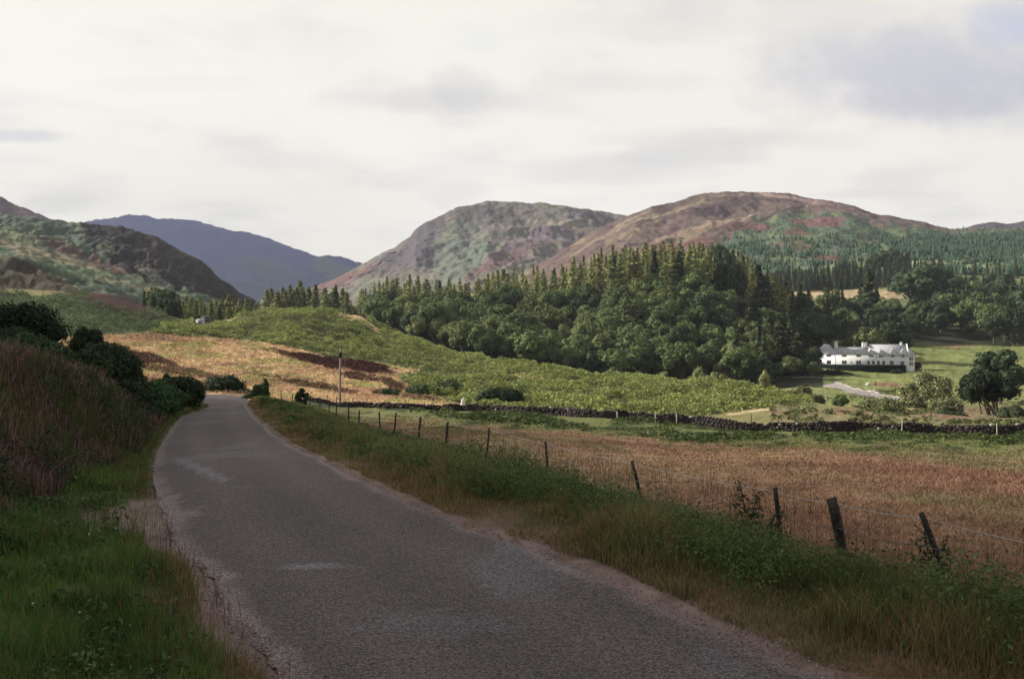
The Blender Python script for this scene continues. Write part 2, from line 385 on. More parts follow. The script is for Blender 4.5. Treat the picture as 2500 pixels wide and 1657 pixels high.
def c_crag(px, py, x, y):
    c = np.tile(A(102, 122, 92, .48), (px.size, 1))
    c = mixw(c, sstep(0, .4, fbm(px/24, py/9, 4, 71))*.6, A(80, 96, 74, .48))
    c = mixw(c, sstep(.1, .4, streak(px, py, 18, 40, 7, 72))*.6, A(136, 122, 88, .48))
    c = blend(c, px, py, [((120, 625, 150, 14, 14), (156, 140, 98), .85), ((60, 588, 110, 10, 8), (140, 150, 96), .8), ((230, 640, 150, 12, 22), (124, 92, 78), .85), ((330, 672, 110, 8, 22), (150, 110, 88), .7), ((200, 665, 130, 12, 14), (118, 148, 96), .9), ((150, 600, 60, 8, 10), (110, 88, 72), .6), ((300, 690, 140, 8, 12), (150, 140, 100), .7), ((420, 705, 160, 9, 14), (118, 146, 92), .8)], k=.48)
    poly = [(185, 540), (260, 540), (360, 560), (660, 740), (620, 765), (560, 742), (500, 725), (420, 700), (350, 684), (290, 655), (250, 625), (205, 590), (215, 560)]
    m = inpoly(px+fbm(px/18, py/12, 3, 73)*12, py+fbm(px/18, py/12, 3, 75)*9, poly).astype(float)
    c = mixw(c, m, A(66, 56, 54, .46))
    c = mixw(c, m*sstep(.05, .45, fbm(px/10, py/7, 4, 79))*.6, A(96, 84, 74, .46))
    c = blend(c, px, py, [((365, 668, 30, 14, 35), (128, 124, 112), .8), ((390, 690, 40, 8, 30), (112, 108, 96), .7), ((240, 590, 40, 14, 10), (110, 110, 94), .7), ((260, 615, 30, 8, 20), (128, 134, 92), .6), ((435, 620, 22, 8, 20), (112, 96, 80), .6), ((365, 595, 14, 20, 10), (104, 80, 66), .6)], k=.46, s0=500)
    return c*.78+.22*c.mean(1, keepdims=True)*np.array((1.0, 1.02, .9))
MOOR = [(-50, 835), (230, 818), (380, 812), (500, 823), (633, 833), (707, 848), (796, 869), (840, 876), (914, 884), (1032, 904), (975, 915), (990, 935), (1010, 950), (1120, 990), (1250, 1004), (1100, 1004), (850, 992), (740, 977), (620, 975), (200, 1000), (-50, 900)]
BRK = [(376, 806), (429, 786), (559, 786), (592, 768), (640, 752), (760, 744), (840, 752), (900, 765), (960, 795), (1100, 850), (1200, 878), (1400, 906), (1560, 915), (1700, 928), (1830, 938), (1920, 962), (1990, 985), (1880, 995), (1780, 1004), (1700, 1018), (1500, 1014), (1300, 1004), (1140, 992), (1010, 950), (975, 920), (1032, 904), (914, 884), (796, 869), (707, 848), (633, 833), (500, 823), (376, 812)]
BRK2 = [(-60, 720), (30, 712), (100, 722), (200, 718), (260, 750), (330, 770), (360, 752), (400, 768), (432, 790), (420, 802), (376, 806), (300, 812), (230, 818), (-60, 835)]
HEA = [((330, 870, 95, 14, 14), .9), ((420, 905, 130, 9, 8), .7), ((720, 870, 75, 7, 12), .8), ((810, 884, 95, 15, 9), 1), ((900, 896, 70, 14, 9), 1), ((880, 920, 45, 10, 6), .9), ((960, 938, 36, 11, 25), .8), ((990, 893, 60, 5, 8), .6), ((760, 940, 70, 8, 8), .8), ((590, 965, 60, 8, 5), .7), ((830, 955, 50, 5, 3), .7), ((940, 957, 36, 6, 0), .9), ((1030, 970, 60, 8, 8), .6), ((480, 938, 120, 6, 6), .5), ((300, 935, 60, 10, 6), .5), ((640, 915, 60, 5, 6), .4)]
LEFTD = dict()
def ground_col(x, y, z, rm):
    px, py = pxpy(x, y, z); d = y
    n1 = fbm(px/60, py/14, 4, 31); n2 = fbm(x/2.2, y/6, 4, 41); n3 = fbm(x/9, y/14, 4, 47)
    c = np.tile(A(158, 118, 90, .54), (x.size, 1))                                            # rough reddish field
    c = mixw(c, sstep(-.1, .5, n3)*.7, A(178, 146, 104, .55))
    c = mixw(c, sstep(-.08, .4, fbm(x/6+3, y/9, 4, 51))*.7, A(130, 128, 78, .54))
    c = mixw(c, sstep(.15, .5, n2)*.35, A(160, 112, 90, .6))
    # green strip in front of the wall
    wline = np.interp(px, [w[0] for w in WALL], [w[1] for w in WALL])
    wd = np.interp(px, [w[0] for w in WALL], [w[2] for w in WALL])
    strip = sstep(52, 16, py-wline-(px-1300)*.012+fbm(px/60, py/20, 3, 8)*16)*(d < wd+1)
    c = mixw(c, strip*.9, A(112, 122, 62, .55))
    c = mixw(c, strip*sstep(.0, .3, fbm(px/50, py/9, 4, 77)), A(70, 82, 44, .55))
    # verges near the road
    vg = (d < 84) & (d < wd)
    fx = np.interp(y, [p[1] for p in FENCE], [p[0] for p in FENCE])
    left = (x < fx) & vg & (y < 80)
    c = mixw(c, left.astype(float), np.array((.05, .062, .022)))
    c = mixw(c, left*sstep(.0, .4, fbm(x/1.5, y/1.5, 3, 61))*.7, np.array((.10, .075, .04)))
    lside = (x < np.interp(y, LQ[:, 1], LQ[:, 0])+.5)*(y > 13)*.75
    c = mixw(c, left*sstep(-.9, -.35, rm-lside+fbm(x*1.2, y*1.2, 3, 5)*.5), np.array((.15, .10, .07)))
    c = mixw(c, left*sstep(-.32, -.08, rm-lside*.4+fbm(x*2, y*2, 3, 6)*.3), np.array((.22, .155, .135)))
    gp = blob(x, y, -4.25, 11.6, .62, 2.0, 14, 71, .6)
    c = mixw(c, gp*left, np.array((.20, .15, .125)))
    gp = blob(x, y, -3.15, 7.9, .55, .26, 0, 72, 1.3)
    c = mixw(c, gp*left, np.array((.17, .10, .085)))
    # beyond the wall
    far = (d > wd+.5)
    fz = far.astype(float)
    moor = zone(px, py, MOOR, 5)*((d < 215) & (d > 70) & ((x < fx-3) | far))
    c = mixw(c, fz, A(150, 140, 84, .5))
    c = mixw(c, moor, A(214, 180, 130, .68))
    c = mixw(c, moor*sstep(-.05, .35, fbm(px/90, py/14, 4, 12)), A(186, 176, 104, .66))
    c = mixw(c, moor*sstep(.0, .4, fbm(px/70+4, py/10, 4, 13))*.7, A(196, 146, 112, .62))
    c = mixw(c, moor*sstep(860, 820, py+fbm(px/80, py/20, 3, 14)*10)*.6, A(176, 138, 102, .58))
    for (cx_, cy_, rx, ry, an), s in HEA:
        c = mixw(c, moor*blob(px, py, cx_, cy_, rx, ry, an, int(cx_), 1.1)*s, A(92, 56, 46, .5))
    brk = zone(px, py, BRK, 6)*((d > 110) & (d < 275) & (px > 350))
    brk2 = zone(px, py, BRK2, 7)*((d > 125) & (d < 290) & (px < 460))
    c = mixw(c, brk, A(92, 96, 50, .45))
    gold = blob(px, py, 858, 772, 42, 9, 18, 3, 1.6)+blob(px, py, 905, 795, 30, 6, 35, 4, 1.6)+.5*blob(px, py, 1300, 920, 45, 9, 10, 5)
    c = mixw(c, np.clip(gold, 0, 1)*fz*(d < 300), A(206, 172, 110, .62))
    c = mixw(c, blob(px, py, 1850, 1001, 75, 4, -8, 9, .8)*fz*(d < 200), A(205, 178, 128, .55))
    # left hummocks
    hm = ((d > 125) & (d < 420) & (px < 440)).astype(float)
    hm1 = inpoly(px+fbm(px/20, py/10, 3, 22)*7, py+fbm(px/20, py/10, 3, 21)*4, [(-60, 620), (40, 625), (120, 660), (190, 708), (80, 712), (-60, 700)])*(d > 290)
    c = mixw(c, hm*(1-moor)*(d > 270), A(112, 124, 84, .48))
    cc_ = c_crag(px, py, x, y)
    c = np.where((hm*(d > 300) > 0)[:, None], cc_, c)
    c = mixw(c, hm1*hm*.8, A(88, 70, 56, .46))
    c = mixw(c, hm1*hm*sstep(0, .5, fbm(px/30, py/12, 3, 23))*.5, A(84, 84, 56, .5))
    hm2 = (d > 150)*(d < 290)*hm*sstep(0, 8, np.interp(px, [-60, 90, 160, 200, 250, 330, 400, 440], [712, 712, 716, 740, 775, 790, 790, 798])-py+fbm(px/25, py/12, 3, 26)*9)
    c = mixw(c, hm2, A(86, 58, 48, .45))
    c = mixw(c, brk2*(1-hm2*.85), A(92, 108, 60, .42))
    # valley, lawns, drive surroundings
    val = ((px > 1880) & (d > 105) & (d < 520)).astype(float)
    c = mixw(c, val, A(150, 140, 92, .5))
    c = mixw(c, val*sstep(1000, 985, py+n1*9), A(146, 150, 84, .5))
    c = mixw(c, val*sstep(990, 1002, py+n1*6)*sstep(.0, .4, fbm(px/110, py/9, 4, 33)), A(162, 122, 94, .5))
    lawn = ((px > 2020) & (d > 300) & (d < 475)).astype(float)
    c = mixw(c, lawn*(1-.3*sstep(0, .5, fbm(px/50, py/8, 3, 88))), A(142, 150, 78, .5))
    c = mixw(c, blob(px, py, 2170, 938, 50, 5, 2, 17)*val, A(150, 108, 78, .5))
    c = mixw(c, blob(px, py, 2330, 840, 50, 8, 3, 18)*(d > 440)*(d < 620), A(170, 130, 92, .5))
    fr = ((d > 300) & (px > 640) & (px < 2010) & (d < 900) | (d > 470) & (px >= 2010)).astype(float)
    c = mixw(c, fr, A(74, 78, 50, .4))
    up = (d > 560) & (px > 1880)
    c = mixw(c, up*1.0, A(128, 138, 82, .45))
    c = mixw(c, up*inpoly(px+n1*8, py+n1*3, [(1925, 708), (2245, 704), (2290, 716), (2200, 728), (1925, 730)]), A(196, 172, 124, .5))
    c = mixw(c, up*inpoly(px+n1*8, py+n1*3, [(2180, 628), (2380, 632), (2420, 650), (2380, 660), (2180, 652)]), A(168, 172, 116, .5))
    lf = (d > 380) & (px < 700)
    cc_ = c_crag(px, py, x, y)
    c = np.where(lf[:, None], cc_, c)
    c = c*(1+.5*fbm(px/8, py/4, 4, 207)*sstep(90, 160, d))[:, None]
    return c*(1+.22*fbm(x/.7, y/1.1, 3, 90)[:, None]*(d < 60)[:, None])*(1+.16*n1[:, None])

# ground sheet
rows = np.exp(np.linspace(math.log(4.0), math.log(1250+D0), 900))-D0
rows = rows[rows > -9.5]
tt = np.linspace(-.80, .86, 1150)                              # x/(y+D0)
gx = tt[None, :]*(rows[:, None]+D0); gy = np.repeat(rows[:, None], len(tt), 1)
X, Y = gx.ravel(), gy.ravel()
Z = H(X, Y); rm = road_mask(X, Y)
Zg = Z-.10*sstep(-.02, .25, rm)
GC = ground_col(X, Y, Z, rm)
nr, nc = gx.shape
def gridfaces(nr, nc):
    i = np.arange(nr-1)[:, None]*nc+np.arange(nc-1)[None, :]; i = i.ravel()
    return np.c_[i, i+1, i+nc+1, i+nc]
M['ground'] = surf_mat('ground_turf', attr=True, var=.25, scale=2.5, bump=.6, bscale=9, rough=.95, spec=.05)
g = link('ground', mk_mesh('ground', np.c_[X, Y, Zg], [gridfaces(nr, nc)], GC, True), M['ground']); tag(g, kind='structure')

# ------------------------------------------------------------------ road
def ribbon(name, Lp, Rp, nx, lift, crown=0.0, col=None, jag=0.0, s=0):
    k = np.linspace(0, 1, nx); n = len(Lp)
    dirv = Rp-Lp; wl = np.hypot(*dirv.T)[:, None]; u = dirv/wl
    jl = (fbm(np.arange(n)/9.0, np.zeros(n), 4, s)*jag)[:, None]; jr = (fbm(np.arange(n)/9.0, np.zeros(n)+7, 4, s+3)*jag)[:, None]
    Lj = Lp-u*jl; Rj = Rp+u*jr
    pts = Lj[:, None, :]*(1-k)[None, :, None]+Rj[:, None, :]*k[None, :, None]
    x, y = pts[..., 0].ravel(), pts[..., 1].ravel()
    z = H(x, y)+lift+np.tile(crown*4*k*(1-k), n)
    return x, y, z
x, y, z = ribbon('road', LQ, RQ, 26, .0, .03, jag=.10, s=4)
# smooth the small bumps out of the road: use base heights only
z = H0(x, y)+relief(x, y)*.4+.02+np.tile(.03*4*np.linspace(0, 1, 26)*(1-np.linspace(0, 1, 26)), NR)-.0
kk = np.tile(np.linspace(0, 1, 26), NR); kk_edge = np.minimum(kk, 1-kk)
z = z-.03*sstep(.04, 0, kk_edge)
rc = np.tile(np.array((.089, .071, .069)), (x.size, 1))
pz, pq = pxpy(x, y, z)
rc = rc*(1+.10*fbm(x/.9, y/2.5, 4, 3)[:, None])
rc = mixw(rc, sstep(.07, .0, kk_edge+fbm(x*1.5, y*1.5, 3, 8)*.035)*.75, np.array((.25, .20, .18)))
rc = mixw(rc, blob(x, y, -4.55, 12.3, .7, 1.7, 15, 12, 1.6, 1.6)*.6, np.array((.22, .18, .165)))
rc = mixw(rc, blob(x, y, -1.75, 9.1, .36, .12, 10, 13, 1.6, 1.8)*.35, np.array((.24, .235, .24)))
rc = mixw(rc, blob(x, y, -5.3, 17.0, .14, 2.6, 27, 14, 1.6, 1.6)*.4, np.array((.22, .22, .225)))
rc = mixw(rc, blob(x, y, -.5, 7.3, .6, .3, 0, 15, 1.6, 1.6)*.12, np.array((.24, .235, .24)))
rc = rc*(1+.13*np.exp(-((kk-.27)/.09)**2)+.13*np.exp(-((kk-.72)/.09)**2)-.06*np.exp(-((kk-.5)/.08)**2))[:, None]
rc = mixw(rc, sstep(.25, .5, fbm(x/1.3, y/5, 4, 21))*.22, np.array((.2, .195, .20)))
def asphalt():
    m, t = mat_new('asphalt')
    n = lambda ty, **k: t.nodes.new(ty)
    out = n('ShaderNodeOutputMaterial'); p = n('ShaderNodeBsdfPrincipled'); t.links.new(p.outputs[0], out.inputs[0])
    a = n('ShaderNodeVertexColor'); a.layer_name = 'Col'
    tcn = n('ShaderNodeTexCoord')
    v = n('ShaderNodeTexVoronoi'); v.inputs['Scale'].default_value = 85; t.links.new(tcn.outputs['Object'], v.inputs['Vector'])
    v2 = n('ShaderNodeTexNoise'); v2.inputs['Scale'].default_value = 45; v2.inputs['Detail'].default_value = 6; v2.inputs['Roughness'].default_value = .75; t.links.new(tcn.outputs['Object'], v2.inputs['Vector'])
    sx = n('ShaderNodeSeparateColor'); t.links.new(v.outputs['Color'], sx.inputs[0])
    mr = n('ShaderNodeMapRange'); t.links.new(sx.outputs[0], mr.inputs[0]); mr.inputs[3].default_value = .25; mr.inputs[4].default_value = 1.9
    mr2 = n('ShaderNodeMapRange'); t.links.new(v2.outputs[0], mr2.inputs[0]); mr2.inputs[1].default_value = .3; mr2.inputs[2].default_value = .7; mr2.inputs[3].default_value = .55; mr2.inputs[4].default_value = 1.45
    mm = n('ShaderNodeMath'); mm.operation = 'MULTIPLY'; t.links.new(mr.outputs[0], mm.inputs[0]); t.links.new(mr2.outputs[0], mm.inputs[1])
    vm = n('ShaderNodeVectorMath'); vm.operation = 'SCALE'; t.links.new(a.outputs[0], vm.inputs[0]); t.links.new(mm.outputs[0], vm.inputs['Scale'])
    t.links.new(vm.outputs[0], p.inputs['Base Color']); p.inputs['Roughness'].default_value = .85; p.inputs['Specular IOR Level'].default_value = .25
    b = n('ShaderNodeBump'); b.inputs['Strength'].default_value = .5; b.inputs['Distance'].default_value = .006; t.links.new(mm.outputs[0], b.inputs['Height']); t.links.new(b.outputs[0], p.inputs['Normal'])
    return m
M['asphalt'] = asphalt()
# denser attribute grid near the camera comes from a finer ribbon
tag(link('road', mk_mesh('road', np.c_[x, y, z], [gridfaces(NR, 26)], rc, True), M['asphalt']), kind='structure')
# loose stones along the road edges
def rocks_mesh(name, pts, sizes, cols, seed=1, flat=.6):
    r = np.random.default_rng(seed); bv = np.array([(1, 0, 0), (-1, 0, 0), (0, 1, 0), (0, -1, 0), (0, 0, 1), (0, 0, -1)], float)
    bf = np.array([(0, 2, 4), (2, 1, 4), (1, 3, 4), (3, 0, 4), (2, 0, 5), (1, 2, 5), (3, 1, 5), (0, 3, 5)])
    n = len(pts); ang = r.uniform(0, 6.28, n)
    V = bv[None]*(1+r.uniform(-.35, .35, (n, 6, 1)))
    ca, sa = np.cos(ang)[:, None], np.sin(ang)[:, None]
    vx = V[..., 0]*ca-V[..., 1]*sa*.7; vy = V[..., 0]*sa+V[..., 1]*ca*.7
    V = np.stack([vx, vy, V[..., 2]*flat], -1)*np.asarray(sizes)[:, None, None]+np.asarray(pts)[:, None, :]
    Fc = (bf[None]+np.arange(n)[:, None, None]*6).reshape(-1, 3)
    return mk_mesh(name, V.reshape(-1, 3), [Fc], np.repeat(np.asarray(cols), 6, 0))
n = 7000
k = rng.beta(1.0, 2.2, n)*NR*.72; k = np.clip(k+60, 0, NR-1).astype(int)
side = rng.random(n) < .5; off = np.abs(rng.normal(0, .13, n))-.10
E = np.where(side[:, None], RQ[k], LQ[k]); dv = RQ[k]-LQ[k]; dv /= np.hypot(*dv.T)[:, None]
q = E+dv*np.where(side, off, -off)[:, None]+rng.normal(0, .04, (n, 2))
pz_ = np.c_[q, H(q[:, 0], q[:, 1])+.012]
gc = np.array((.26, .2, .175))*rng.uniform(.5, 1.5, (n, 1))
tag(link('gravel', rocks_mesh('gravel', pz_, rng.uniform(.004, .013, n), gc), M['stone']), 'loose gravel and grit strewn along both edges of the narrow road', 'gravel', kind='stuff')

# ------------------------------------------------------------------ hills
def hill(name, crest, base_py, base_d, crest_d, colfn, amp, seed, nrow=260, step=3.0, prof=1.0, backdrop=60, ridge=.5, sc=90.0):
    cx_ = np.array([c[0] for c in crest], float); cy_ = np.array([c[1] for c in crest], float)
    px = np.arange(cx_[0], cx_[-1]+step, step)
    cp = np.interp(px, cx_, cy_)
    for _ in range(3): cp[1:-1] = (cp[:-2]+2*cp[1:-1]+cp[2:])/4
    cd_ = np.interp(px, [a for a, b in crest_d], [b for a, b in crest_d]); bd = np.interp(px, [a for a, b in base_d], [b for a, b in base_d]); bp = np.interp(px, [a for a, b in base_py], [b for a, b in base_py])
    s = np.linspace(0, 1.25, nrow)[:, None]
    sf = np.clip(s, 0, 1)
    d = bd+(cd_-bd)*np.where(s <= 1, s**prof, 1+(s-1)*1.6)
    py = bp+(cp-bp)*sf
    z = EYE-(py-HY)/F*d
    zc_ = EYE-(cp-HY)/F*cd_
    z = np.where(s > 1, zc_-((s-1)/.25)**1.4*backdrop, z)
    x = (px-HX)/F*d
    n = fbm(x/sc, d/sc*.8, 6, seed, .55); rg = 1-np.abs(fbm(x/sc*1.7+3, d/sc*1.1, 5, seed+7, .55))*2
    dis = amp*(n*(1-ridge)+ridge*(rg-.6))*np.clip(sf*6, 0, 1)*(1-.9*np.exp(-((s-1)/.06)**2)*(s <= 1))*np.where(s > 1, .3, 1)
    z = z+dis+fbm(x/sc*5, d/sc*4, 4, seed+21)*amp*.16*np.clip(sf*6, 0, 1)*(s < 1)+fbm(px/7.0, px*0, 3, seed+2)[None, :]*amp*.05*np.exp(-((s-1)/.05)**2)
    PXg = np.broadcast_to(px, d.shape).ravel()
    X, Y, Z = x.ravel(), d.ravel(), z.ravel()
    sx, sy = HX+F*X/Y, HY-F*(Z-EYE)/Y
    col = colfn(PXg, py.ravel()+0*Y, X, Y)
    me = mk_mesh(name, np.c_[X, Y, Z], [gridfaces(nrow, len(px))], col, True)
    return link(name, me, M['hill'])
M['hill'] = surf_mat('hill_heath', attr=True, var=.30, scale=.12, bump=.55, bscale=.045, bdist=6.0, rough=.95, spec=.03)
# far blue hill
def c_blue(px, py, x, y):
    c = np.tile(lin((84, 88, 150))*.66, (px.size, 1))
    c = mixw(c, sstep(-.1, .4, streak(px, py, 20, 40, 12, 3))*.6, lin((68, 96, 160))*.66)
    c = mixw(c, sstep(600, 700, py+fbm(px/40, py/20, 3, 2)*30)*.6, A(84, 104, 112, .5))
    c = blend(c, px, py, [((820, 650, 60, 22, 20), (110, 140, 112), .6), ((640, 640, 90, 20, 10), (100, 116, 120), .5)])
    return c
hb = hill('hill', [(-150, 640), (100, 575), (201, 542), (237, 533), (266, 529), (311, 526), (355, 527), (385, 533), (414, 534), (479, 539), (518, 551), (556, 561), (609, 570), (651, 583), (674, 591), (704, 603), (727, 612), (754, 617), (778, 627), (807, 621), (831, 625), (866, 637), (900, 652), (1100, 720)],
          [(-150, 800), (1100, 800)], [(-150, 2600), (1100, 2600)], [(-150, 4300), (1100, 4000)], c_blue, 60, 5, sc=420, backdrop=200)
tag(hb, kind='structure')
# far left ridge
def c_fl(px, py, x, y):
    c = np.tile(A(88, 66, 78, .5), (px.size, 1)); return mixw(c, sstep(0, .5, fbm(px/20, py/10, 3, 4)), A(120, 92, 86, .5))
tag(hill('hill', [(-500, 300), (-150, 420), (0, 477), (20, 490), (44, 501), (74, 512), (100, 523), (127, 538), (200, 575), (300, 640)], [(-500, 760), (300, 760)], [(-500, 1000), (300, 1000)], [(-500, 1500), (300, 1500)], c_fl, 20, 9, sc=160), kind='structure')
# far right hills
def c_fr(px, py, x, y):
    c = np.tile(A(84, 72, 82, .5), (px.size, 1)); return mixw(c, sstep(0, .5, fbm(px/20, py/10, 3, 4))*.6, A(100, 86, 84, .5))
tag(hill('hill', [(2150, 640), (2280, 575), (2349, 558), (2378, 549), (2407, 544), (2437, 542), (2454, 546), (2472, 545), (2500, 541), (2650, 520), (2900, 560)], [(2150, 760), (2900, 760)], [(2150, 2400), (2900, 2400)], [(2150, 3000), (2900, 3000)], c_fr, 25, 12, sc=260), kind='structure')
# rocky hill
def c_rock(px, py, x, y):
    c = np.tile(A(136, 126, 112, HK), (px.size, 1))
    st = streak(px, py, -28, 60, 13, 21)
    c = mixw(c, sstep(-.05, .35, st)*.8, A(130, 108, 106, HK))
    c = mixw(c, sstep(.0, .4, streak(px, py, -30, 50, 12, 25))*.7, A(132, 138, 112, HK))
    c = blend(c, px, py, [((1180, 520, 110, 22, 5), (104, 100, 92), .8), ((1050, 570, 90, 25, -30), (100, 92, 98), .8), ((1000, 630, 110, 26, -15), (98, 88, 98), .8), ((930, 665, 80, 14, -10), (122, 106, 104), .7),
                          ((1125, 625, 70, 60, -35), (126, 138, 116), .75), ((1110, 560, 60, 22, -30), (126, 134, 104), .7), ((1270, 600, 120, 22, -28), (126, 96, 98), .75), ((1340, 560, 110, 16, -22), (142, 120, 128), .8), ((1200, 650, 140, 12, -25), (128, 92, 92), .7),
                          ((1400, 620, 130, 12, -28), (136, 150, 116), .8), ((1420, 590, 60, 10, -28), (140, 140, 120), .6), ((1380, 510, 90, 8, 10), (148, 142, 104), .7), ((1440, 525, 80, 12, 12), (92, 82, 84), .9), ((1380, 548, 70, 8, 8), (168, 156, 128), .8), ((800, 700, 120, 14, -25), (138, 92, 88), .8)])
    cr = sstep(.12, .35, fbm(px/11, py/7, 4, 27))*sstep(700, 560, py+np.abs(px-1060)*.25)*.55
    return mixw(c, cr, A(86, 80, 88, HK))
tag(hill('hill', [(560, 775), (600, 760), (638, 745), (718, 718), (777, 697), (837, 671), (887, 644), (925, 623), (964, 601), (1005, 573), (1014, 558), (1044, 540), (1085, 524), (1118, 507), (1156, 500), (1192, 491), (1236, 493), (1300, 496), (1312, 495), (1377, 501), (1422, 512), (1466, 518), (1525, 526), (1650, 560), (1800, 620)],
          [(560, 800), (700, 790), (1800, 790)], [(560, 1400), (900, 1150), (1800, 1150)], [(560, 1700), (1200, 2100), (1800, 2100)], c_rock, 26, 31, nrow=360, step=2.5, sc=170, backdrop=90), kind='structure')
# heather hill with the young plantation on its right flank
def c_heath(px, py, x, y):
    c = np.tile(A(124, 102, 92, HK), (px.size, 1))
    c = mixw(c, sstep(-.1, .35, streak(px, py, -22, 70, 10, 41))*.65, A(134, 108, 98, HK))
    c = mixw(c, sstep(.1, .45, streak(px, py, -25, 80, 12, 45))*.8, A(154, 138, 104, HK))
    c = mixw(c, sstep(.1, .4, streak(px, py, -18, 60, 9, 49))*.7, A(104, 76, 80, HK))
    c = blend(c, px, py, [((1700, 560, 130, 7, -16), (176, 146, 118), .9), ((1760, 540, 90, 6, -12), (184, 156, 128), .9), ((1790, 477, 70, 5, 2), (168, 140, 118), .8), ((1620, 520, 100, 6, -20), (166, 148, 112), .8), ((1480, 575, 120, 6, -32), (168, 148, 116), .7), ((1960, 488, 120, 5, 9), (196, 160, 150), .6),
                          ((1740, 510, 80, 14, -8), (104, 80, 84), .8), ((1850, 488, 100, 8, 3), (100, 78, 78), .8), ((1650, 600, 130, 12, -12), (140, 92, 82), .8), ((1880, 545, 140, 12, -5), (128, 84, 72), .8), ((2120, 520, 140, 8, 12), (110, 84, 80), .6)])
    # green flank
    edge = np.interp(px, [1300, 1650, 1760, 1850, 1920, 2050, 2150, 2300, 2700], [800, 690, 592, 530, 518, 522, 545, 560, 560])
    gr = sstep(-8, 10, py-edge+fbm(px/24, py/10, 4, 52)*14)
    c = mixw(c, gr, A(104, 120, 92, HK))
    c = mixw(c, gr*sstep(.0, .4, fbm(px/30, py/9, 4, 55))*.7, A(130, 142, 84, HK))
    c = mixw(c, gr*sstep(.05, .4, fbm(px/28+7, py/8, 4, 57))*.6, A(78, 104, 82, HK))
    c = blend(c, px, py, [((2000, 541, 68, 11, 4), (136, 88, 88), .9), ((1850, 553, 45, 9, 4), (132, 86, 82), .9), ((1945, 572, 40, 6, 2), (128, 90, 80), .85), ((1930, 598, 60, 12, 2), (124, 98, 72), .6), ((2020, 630, 50, 7, -3), (132, 92, 76), .8), ((2110, 580, 30, 14, 20), (124, 100, 74), .6)], s0=400)
    rd = sstep(3.2, 1.4, np.abs(py-np.interp(px, [1768, 1800, 1830, 1870, 1960], [576, 552, 541, 530, 505])))*(px > 1768)*(px < 1960)
    return mixw(c, rd, A(92, 70, 66, HK))
HEATH_CREST = [(1100, 760), (1200, 705), (1300, 650), (1318, 641), (1377, 609), (1437, 573), (1466, 555), (1496, 543), (1528, 526), (1570, 511), (1593, 501), (1650, 492), (1679, 481), (1718, 471), (1762, 467), (1863, 469), (1929, 471), (1967, 481), (2011, 488), (2055, 496), (2093, 506), (2143, 524), (2196, 532), (2261, 543), (2284, 551), (2319, 557), (2363, 555), (2500, 560), (2800, 575)]
HB_PY = [(1100, 800), (1900, 700), (2050, 680), (2250, 668), (2800, 672)]; HB_D = [(1100, 880), (2800, 900)]; HC_D = [(1100, 1300), (1500, 1500), (1850, 1700), (2300, 1500), (2800, 1500)]
heath = hill('hill', HEATH_CREST, HB_PY, HB_D, HC_D, c_heath, 16, 61, nrow=320, step=2.5, sc=130, ridge=.35)
tag(heath, kind='structure')
# crag hill on the left
crag = hill('hill', [(-500, 470), (-200, 500), (0, 524), (59, 526), (127, 538), (192, 544), (251, 549), (296, 554), (340, 566), (385, 579), (414, 598), (444, 615), (488, 635), (512, 656), (533, 680), (562, 697), (586, 718), (615, 736), (650, 762), (700, 790)],
            [(-500, 740), (0, 700), (300, 735), (450, 765), (700, 800)], [(-500, 380), (700, 440)], [(-500, 720), (700, 800)], c_crag, 11, 67, nrow=300, step=2.0, sc=46, backdrop=40, ridge=.6)
tag(crag, kind='structure')
# wide base far below everything so no gap ever opens
bm_ = mk_mesh('far_ground', np.array([(-4500, -900, -60), (4500, -900, -60), (4500, 5500, -60), (-4500, 5500, -60)], float), [np.array([[0, 1, 2, 3]])], np.tile(A(90, 96, 64, .5), (4, 1)))
tag(link('terrain', bm_, M['hill']), kind='structure')

# ================================================================== cloud that shades the foreground (stands high up towards the sun, off to the left)
def ico(sub=2):
    import bmesh
    bm = bmesh.new(); bmesh.ops.create_icosphere(bm, subdivisions=sub, radius=1.0)
    v = np.array([p.co[:] for p in bm.verts]); f = np.array([[q.index for q in p.verts] for p in bm.faces]); bm.free(); return v, f
ICO1, ICO2 = ico(1), ico(2)
def lumps(C_, Rr, sub=ICO2, jit=.25, seed=1, squash=(1, 1, 1)):
    r = np.random.default_rng(seed); v, f = sub; n = len(C_)
    V = v[None]*np.asarray(Rr)[:, None, None]*(1+r.uniform(-jit, jit, (n, len(v), 1)))*np.array(squash)[None, None]+np.asarray(C_)[:, None]
    return V.reshape(-1, 3), (f[None]+np.arange(n)[:, None, None]*len(v)).reshape(-1, 3)
M['cloud'] = surf_mat('cloud_vapour', base=(.8, .8, .8), var=0, trans=.3)
def shade_cloud(poly, T, rad, seed, label, z0=0):
    pa = np.array(poly, float); lo = pa.min(0); hi = pa.max(0); r = np.random.default_rng(seed)
    st = rad*.75; xs, ys = np.meshgrid(np.arange(lo[0]-rad, hi[0]+rad, st), np.arange(lo[1]-rad, hi[1]+rad, st))
    xs = xs.ravel()+r.uniform(-.3, .3, xs.size)*st; ys = ys.ravel()+r.uniform(-.3, .3, ys.size)*st
    m = inpoly(xs+fbm(xs/40, ys/40, 3, seed)*rad, ys, poly); xs, ys = xs[m], ys[m]
    c = np.c_[xs+SUN.x*T, ys+SUN.y*T, z0+SUN.z*T+r.uniform(0, rad*.8, xs.size)]
    V, f = lumps(c, rad*r.uniform(.6, 1.05, len(c)), seed=seed, squash=(1, 1, .8))
    o = link('cloud', mk_mesh('cloud', V, [f], None, True), M['cloud']); tag(o, kind='structure'); return o
shade_cloud([(24, -40), (18, 0), (9, 7), (1.0, 14), (-4, 24), (-9, 36), (-14, 50), (-21, 64), (-32, 72), (-48, 70), (-95, 60), (-120, 0), (-60, -50)], 1650, 9, 3, '')

